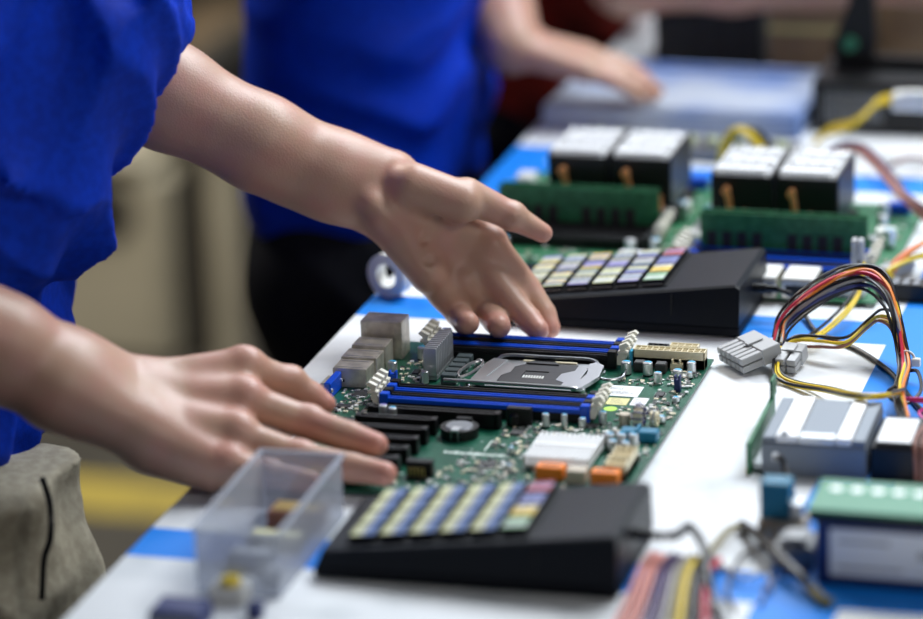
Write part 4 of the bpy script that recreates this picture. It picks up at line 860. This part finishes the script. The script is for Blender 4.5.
# ------------------------------------------------------------ dark blue module, small connector, wires at the near edge
t = thing('drive_module', 'dark blue boxed module with pale label and a green board lying on top', 'drive', (36.1, -49.0, 0), math.radians(-.5))
mb('navy').box(0, .2, 0, 11, 7.0, 4.2, .12).build('case', t)
k = mb('label_white').box(.9, .14, .7, 10.2, .21, 3.75, .02); k.mat('wire_grey').box(6.4, .12, 2.1, 8.0, .145, 2.6, .01).box(1.4, .12, 1.2, 5.4, .145, 1.35, .01).box(1.4, .12, 2.9, 4.6, .145, 3.1, .01); k.build('label', t)
mb('black').box(-.4, -.1, 4.2, 11.2, 5.2, 4.85, .1).build('tray', t)
k = mb('green_light').box(-.5, -.1, 4.85, 11.3, 5.2, 5.05, .03); k.mat('solder')
for i in range(8): k.cyl((.7 + i * 1.3, 3.6), .4, 5.03, 5.1, 16)
k.build('circuit_board', t)
t = thing('connector_block', 'small upright blue and beige connector beside the dark blue boxed module', 'connector', (31.4, -43.2, 0))
mb('ceramic').box(0, 0, 0, 3.0, 2.2, 1.7, .08).build('socket', t); mb('teal').box(.1, .3, 1.7, 2.0, 2.0, 4.1, .1).build('cap', t)
k = mb('steel').box(2.0, .5, 1.7, 2.8, 1.9, 2.7, .06).box(.5, -.06, .4, .8, .01, 1.3, .01).box(1.4, -.06, .4, 1.7, .01, 1.3, .01); k.build('contact', t)
o = mb('grey_plastic').box(0, 0, 0, 2.6, 3.0, 1.5, .2).box(.5, .4, 1.45, 2.1, 2.4, 1.9, .1).build('plastic_plug', loc=(33.0, -46.8, 0)); tag(o, 'white plastic plug lying between the beige connector and the dark blue module', 'plug')
o = mb('wire_black').tube([(29.90, -40.67, 0.30), (31.47, -43.67, 0.90), (33.21, -46.76, 1.10), (34.93, -49.26, 0.90), (36.25, -50.71, 0.40)], .32, 10).build('sleeve'); 
t = thing('sleeved_cable', 'thick black cable with olive tips lying in front of the dark blue module', 'cable'); o.parent = t
mb('wire_olive').tube([(36.25, -50.71, 0.40), (37.10, -52.02, 0.35), (37.66, -52.43, 0.30)], .36, 10).build('tip', t)
mb('wire_olive').tube([(29.93, -40.80, 0.35), (29.39, -42.60, 0.60), (29.07, -45.10, 0.60), (28.68, -47.23, 0.40), (28.05, -47.86, 0.20)], .2, 8).build('tip', t)
mb('wire_black').tube([(35.32, -36.22, 3.40), (31.80, -34.14, 3.30), (31.63, -35.73, 2.90), (32.76, -38.29, 2.00), (33.54, -40.01, 1.00), (34.04, -40.66, 0.40)], .22, 8).build('loose_lead', t) if False else None
t = thing('lead_wire', 'black lead hanging over the front of the silver ribbed card', 'wire'); mb('wire_black').tube([(30.69, -33.24, 2.20), (31.17, -33.97, 2.50), (31.44, -34.35, 2.10), (32.10, -35.81, 1.30), (32.93, -37.82, 0.60), (33.57, -39.17, 0.20), (33.99, -40.38, 0.15)], .2, 8).build('insulation', t); mb('steel').cyl((0, 0), .22, -.25, .05, 12, 'y').build('lug', t, (30.61, -32.79, 2.10))
wb_ = thing('wire_bundle', 'bundle of pink, purple, tan and black wires ending beside the near keypad', 'wires')
for i, (m, px) in enumerate((('wire_salmon', 652), ('wire_salmon', 660), ('wire_salmon', 667), ('wire_purple', 675), ('wire_purple', 683), ('wire_grey', 690), ('wire_olive', 697), ('wire_yellow', 704), ('wire_black', 711), ('wire_black', 718), ('wire_red', 726))):
    x = (25.68, -48.06, 0.50)[0] + (px - 652) / 17.5; y = (25.68, -48.06, 0.50)[1]
    mb(m).tube([(x - .2, y + 1.2, .25), (x, y, .9 - .1 * (i % 3)), (x - .1, y - 2.5, 1.0), (x + .03 * i, y - 5.5, .7), (x + .1 * i, y - 9, .35), (x + .15 * i, y - 13, .3)], .2, 8).build('wire', wb_)
for i in range(3): cable('jumper_wire', ['thin grey wire curling across the near blue tape', 'thin blue wire crossing the near blue tape beside the black sleeved cable', 'thin dark wire curling between sleeved cable and pink wire bundle'][i], ['wire_grey', 'wire_blue', 'wire_black'][i], [(29.98, -47.36, 0.15), (31.93, -49.84, 0.50), (32.99, -48.89, 0.60), (33.78, -50.70, 0.20)] if i == 0 else ([(33.49, -53.05, 0.15), (33.61, -49.84, 0.50), (35.01, -48.00, 0.40), (34.89, -45.31, 0.12)] if i == 1 else [(32.23, -54.41, 0.15), (31.24, -51.69, 0.40), (30.98, -47.28, 0.60), (31.31, -44.51, 0.20)]), .12)

# ------------------------------------------------------------ clear box and small things at the near corner
t = thing('plastic_box', 'open clear plastic box holding small metal parts near the table edge', 'box', (-1.0, -57.6, 0), math.radians(1))
k = mb('clear'); Lx, Ly, Hh = 5.4, 14.0, 4.3; th = .14
k.box(0, 0, 0, Lx, Ly, .15, .03).box(0, 0, .15, Lx, th, Hh, .03).box(0, Ly - th, .15, Lx, Ly, Hh, .03).box(0, th, .15, th, Ly - th, Hh, .03).box(Lx - th, th, .15, Lx, Ly - th, Hh, .03); k.build('tray', t)
k = mb('clear').box(-.25, -.25, Hh - .1, Lx + .25, th, Hh + .12, .05).box(-.25, Ly - th, Hh - .1, Lx + .25, Ly + .25, Hh + .12, .05).box(-.25, th, Hh - .1, th, Ly - th, Hh + .12, .05).box(Lx - th, th, Hh - .1, Lx + .25, Ly - th, Hh + .12, .05); k.build('rim', t)
def small(name, label, m, x, y, z0, w, l, h_, cat='part', extra=None):
    k = mb(m).box(0, 0, 0, w, l, h_, .1)
    if extra: k.mat(extra).box(.25, .25, h_ - .02, w - .25, l - .25, h_ + .06, .03)
    o = k.build(name, loc=(x, y, z0)); return tag(o, label, cat)
small('brass_block', 'brown brass block at the far end inside the clear box', 'wire_brown', .1, -47.2, .16, 3.6, 2.2, 1.4, 'block', 'gold')
small('olive_strip', 'olive metal strip in the middle of the clear box', 'wire_olive', -.3, -50.2, .16, 3.6, 1.6, .8, 'strip', 'label_yellow')
small('grey_bracket', 'blue-grey bracket lying inside the clear box near its front', 'metal_grey', -.4, -53.8, .16, 2.8, 1.6, 1.0, 'bracket', 'grey_plastic')
small('grey_clip', 'small steel clip at the front corner inside the clear box', 'grey_plastic', 2.6, -55.6, .16, 1.2, 1.4, .8, 'clip')
t = thing('push_button', 'white square push button with round yellow cap in front of the clear box', 'button', (1.42, -58.22, -0.00))
mb('white').box(-1.3, -.6, 0, 1.1, 1.6, 1.0, .15).build('base', t); mb('wire_yellow').cyl((-.05, .2), .62, 1.0, 1.45, 20, bev=.1).build('button_cap', t)
t = thing('relay', 'blue-grey cube shaped relay at the near table edge', 'relay', (-0.19, -63.01, 0.00)); mb('navy').box(-1.7, -1, 0, 1.6, 1.7, 1.4, .2).build('case', t); mb('metal_grey').box(-1.4, -1.04, .2, 1.3, -.98, 1.0, .02).build('front_plate', t)
small('blue_knob', 'tiny dark blue plastic stub right of the yellow button', 'navy', (3.80, -60.64, -0.00)[0] - .4, (3.80, -60.64, -0.00)[1] - .4, 0, .9, .9, 1.0, 'stub')
o = mb('white').ring((0, 1.75), .95, 1.75, -.65, .65, 40, 'x').build('tape_roll', loc=(-6.3, 2.4, 0), rz=math.radians(70)); tag(o, 'white roll of tape standing on its edge behind the open hand', 'tape')

# ------------------------------------------------------------ far end of the table
t = thing('connector_strip', 'dark grey strip with pale green round contacts between the finned coolers and pale tray', 'connector strip', (-1.5, 44.0, 0), math.radians(-4))
mb('metal_grey').box(0, 0, 0, 19, 4.5, 1.0, .1).build('strip_body', t)
M['pale_green'] = mat('pale_green_contacts', (.50, .56, .36), .5)
for i in range(9): mb('pale_green').cyl((1.2 + i * 2.05, 2.2), .62, 1.0, 1.7, 16, bev=.15).build('contact', t)

M['tray_plastic'] = mat('pale_plastic_lid', (.46, .51, .60), .45, noise=((.16, .26, .55), 6, .45, .62))
t = thing('parts_tray', 'shallow pale plastic tray under the hand of the worker in black trousers', 'tray', (-7.0, 52.5, 0), math.radians(-2))
k = mb('tray_plastic').box(0, 0, 0, 23.5, 15, .3, .05).box(0, 0, .3, 23.5, .5, 2.0, .1).box(0, 14.5, .3, 23.5, 15, 2.6, .1).box(0, .5, .3, .5, 14.5, 2.0, .1).box(23, .5, .3, 23.5, 14.5, 2.0, .1); k.build('tray_body', t)
k = mb('tray_plastic').box(.6, 1.2, 1.7, 22.9, 14.4, 2.0, .05); k.build('tray_lid', t)
o = mb('card').box(0, 0, 0, 9.4, 7, 6.6, .05); o.mat('label_yellow').box(0, -.02, 4, 9.4, .01, 4.6, .005); tag(o.build('cardboard_box', loc=(9.4, 74.5, 0)), 'small brown cardboard box standing beside the black crate', 'box')
o = mb('card').box(0, 0, 0, 14, 8, 6.6, .05); tag(o.build('cardboard_box', loc=(19.0, 78, 0)), 'brown cardboard box seen through the black metal frame', 'box')
t = thing('plastic_crate', 'black ribbed plastic crate at the far end of the white table', 'crate', (-1.6, 74.5, 0))
k = mb('black').box(0, 0, 0, 10.4, 8, .4).box(0, 0, .4, 10.4, .4, 6.0).box(0, 7.6, .4, 10.4, 8, 6.0).box(0, .4, .4, .4, 7.6, 6.0).box(10, .4, .4, 10.4, 7.6, 6.0); k.build('crate_body', t)
k = mb('metal_grey'); M['metal_grey']
k = mb('black_matt')
for i in range(6): k.box(.3, -.15, .6 + i * .9, 10.1, .0, 1.0 + i * .9, .05)
for i in range(5): k.box(.4 + i * 2.3, -.2, .2, .8 + i * 2.3, -.0, 5.8, .05)
k.build('crate_ribs', t)
t = thing('power_supply', 'black metal power supply box beneath the black metal frame', 'power supply', (17.2, 54.4, 0))
k = mb('black').box(0, 0, .1, 15, 11, 4.7, .12); k.box(.4, .4, 0, 1.4, 1.4, .15).box(13.6, .4, 0, 14.6, 1.4, .15).box(.4, 9.6, 0, 1.4, 10.6, .15).box(13.6, 9.6, 0, 14.6, 10.6, .15); k.build('case', t)
k = mb('metal_grey')
for i in range(12): k.box(1 + i * .45, -.04, 1, 1.2 + i * .45, .02, 3.8, .01)
k.build('vent', t)
t = thing('metal_frame', 'black upright metal frame with a green knob on the power supply', 'frame', (18.4, 59.5, 4.7))
k = mb('black').prism([(0, 0), (3.2, 0), (3.6, 2.5), (3.2, 9), (4.2, 12), (2.0, 12), (1.2, 6), (-.4, 2)], 0, 1.2, 'y'); k.box(3.2, 0, 0, 12, 1.2, 1.0).box(2.0, 0, 8.2, 12, 1.2, 9.4).box(10.6, 0, 1.0, 12, 1.2, 8.4); k.build('upright', t)
mb('green_light').cyl((1.3, 2.2), .65, -.5, .1, 18, 'y').build('knob', t)
t = thing('power_lead', 'yellow sleeved power lead ending in a white plug over the black power supply', 'cable')
for i in range(5): mb('wire_yellow').tube([tuple(np.add(q, (.1 * i, .12 * i, .12 * i))) for q in ((18.32, 48.45, 0.50), (19.44, 48.60, 1.50), (21.67, 46.87, 2.60), (22.92, 46.66, 3.60), (24.00, 47.41, 4.60), (25.71, 47.50, 5.00))], .2, 7).build('wire', t)
mb('white').box(0, 0, 0, 4.6, 1.6, 1.5, .15).box(1, -.1, 1.4, 3.4, .8, 1.8, .1).build('plug', t, tuple(np.add((25.82, 46.84, 5.00), (-.3, -.6, -.6))))
t = thing('wire_loop', 'small loop of yellow and black wires standing between the finned coolers', 'wires')
for i, m in enumerate(('wire_yellow', 'wire_yellow', 'wire_black', 'wire_black')):
    d = i * .28; mb(m).tube([(12.2 + d, 38.2 + d, .2), (12.3 + d, 38.2 + d, 2.6), (13.3 + d, 38.3 + d, 4.4), (14.7 + d, 38.4 + d, 3.9), (15.8 + d, 38.5 + d, 2.2), (16.1 + d, 38.5 + d, .2)], .2, 8).build('wire', t)
t = thing('wire_loop', 'salmon and brown wires arching in front of the black power supply', 'wires')
for i, m in enumerate(('wire_salmon', 'wire_brown', 'wire_salmon', 'wire_purple')):
    d = .22 * i; mb(m).tube([(23.41, 35.80, 0.30), (21.2 + d, 32.4, 2.9 + d), (22.6 + d, 33.2, 4.2 + d), (24.6 + d, 33.0, 4.6 + d * .6), (26.6 + d, 31, 3.8 + d * .6), (29 + d, 28, 2.4 + .3 * d), (31.5 + d, 26, 1.0 + d)], .17, 7).build('wire', t)
cable('jumper_wire', 'thin black wire curling down beside the cooler board onto the blue tape', 'wire_black', [(23.83, 43.32, 1.00), (26.07, 39.01, 1.60), (28.23, 34.96, 1.20), (28.97, 31.90, 0.40), (30.63, 28.10, 0.15)], .16)
cable('jumper_wire', 'thin brown wire arching over the thin black wire', 'wire_brown', [(25.79, 40.78, 0.30), (26.68, 39.42, 1.60), (27.77, 41.07, 1.80), (29.01, 45.30, 0.50)], .18)
t = thing('power_lead', 'orange, red and yellow wires running into a black plug at the table side', 'cable')
for i, m in enumerate(('wire_orange', 'wire_orange', 'wire_red', 'wire_salmon', 'wire_orange', 'wire_yellow', 'wire_yellow', 'wire_black')):
    if i < 5: mb(m).tube([(31.19, 11.80, 1.00), (31.2 + .22 * i, 12.6 + .1 * i, 1.6 + .12 * i), (33.0 + .25 * i, 15.4, 2.4 + .1 * i), (35.6 + .25 * i, 19.6, 2.0)], .18, 7).build('wire', t)
    else: mb(m).tube([(31.34, 10.92, 0.80), (31.0, 10.2 + .2 * i, 1.3), (33.2, 12.0 + .3 * i, 1.8), (36.4, 13.4 + .3 * i, 1.0)], .18, 7).build('wire', t)
k = mb('black').box(0, 0, 0, 5.0, 2.0, 1.3, .1); k.mat('metal_grey')
for i in range(6): k.box(.3 + i * .8, .2, 1.28, .8 + i * .8, 1.8, 1.36, .02)
k.build('plug', t, (30.6, 7.6, 0))
o = thing('clear_plug', 'frosted grey plug lying behind the upright grey plug of the wire harness', 'plug', (29.6, 12.6, 0)); mb('grey_plastic').box(0, 0, 0, 1.4, 3.2, 1.1, .12, fn=rotz(-.5)).build('plug_body', o); mb('white').box(.2, 3.0, .2, 1.1, 3.9, .8, .08, fn=rotz(-.5)).build('plug_pins', o)

# ------------------------------------------------------------ workshop behind
M['cream_paint'] = mat('cream_machine_paint', (.42, .38, .28), .55, noise=((.32, .29, .21), 3, .4, .65)); M['dark_recess'] = mat('dark_recess', (.03, .026, .02), .8)
t = thing('workshop_machine', 'blurred cream machine with dark round openings on the workshop floor behind the worker', 'machine', (-140, 232, -90))
k = mb('cream_paint').box(8, 0, 0, 28, 34, 30, 1.5).box(10, -1, 30, 26, 30, 33, 1); k.mat('dark_recess').box(29, 4, 0, 34, 34, 46, 1).box(-8, 6, 0, 7, 34, 30, 1); k.mat('wire_brown').box(43, 2, 0, 52, 30, 9, 1); k.build('machine_body', t)
for c_, r_ in (((24, 18.5), 4.6), ((23, 6.5), 3.2)): mb('dark_recess').cyl((c_[1], c_[0]), r_, -.5, .4, 28, 'y').build('round_opening', t)
mb('cream_paint').box(35, -1, 0, 39, 3, 42, .5).build('upright', t)
tag(mb('card').box(0, 0, 0, 22, 20, 16, .4).build('cardboard_box', loc=(-164, 378, -90)), 'blurred brown box standing on the dark floor between the two workers', 'box')
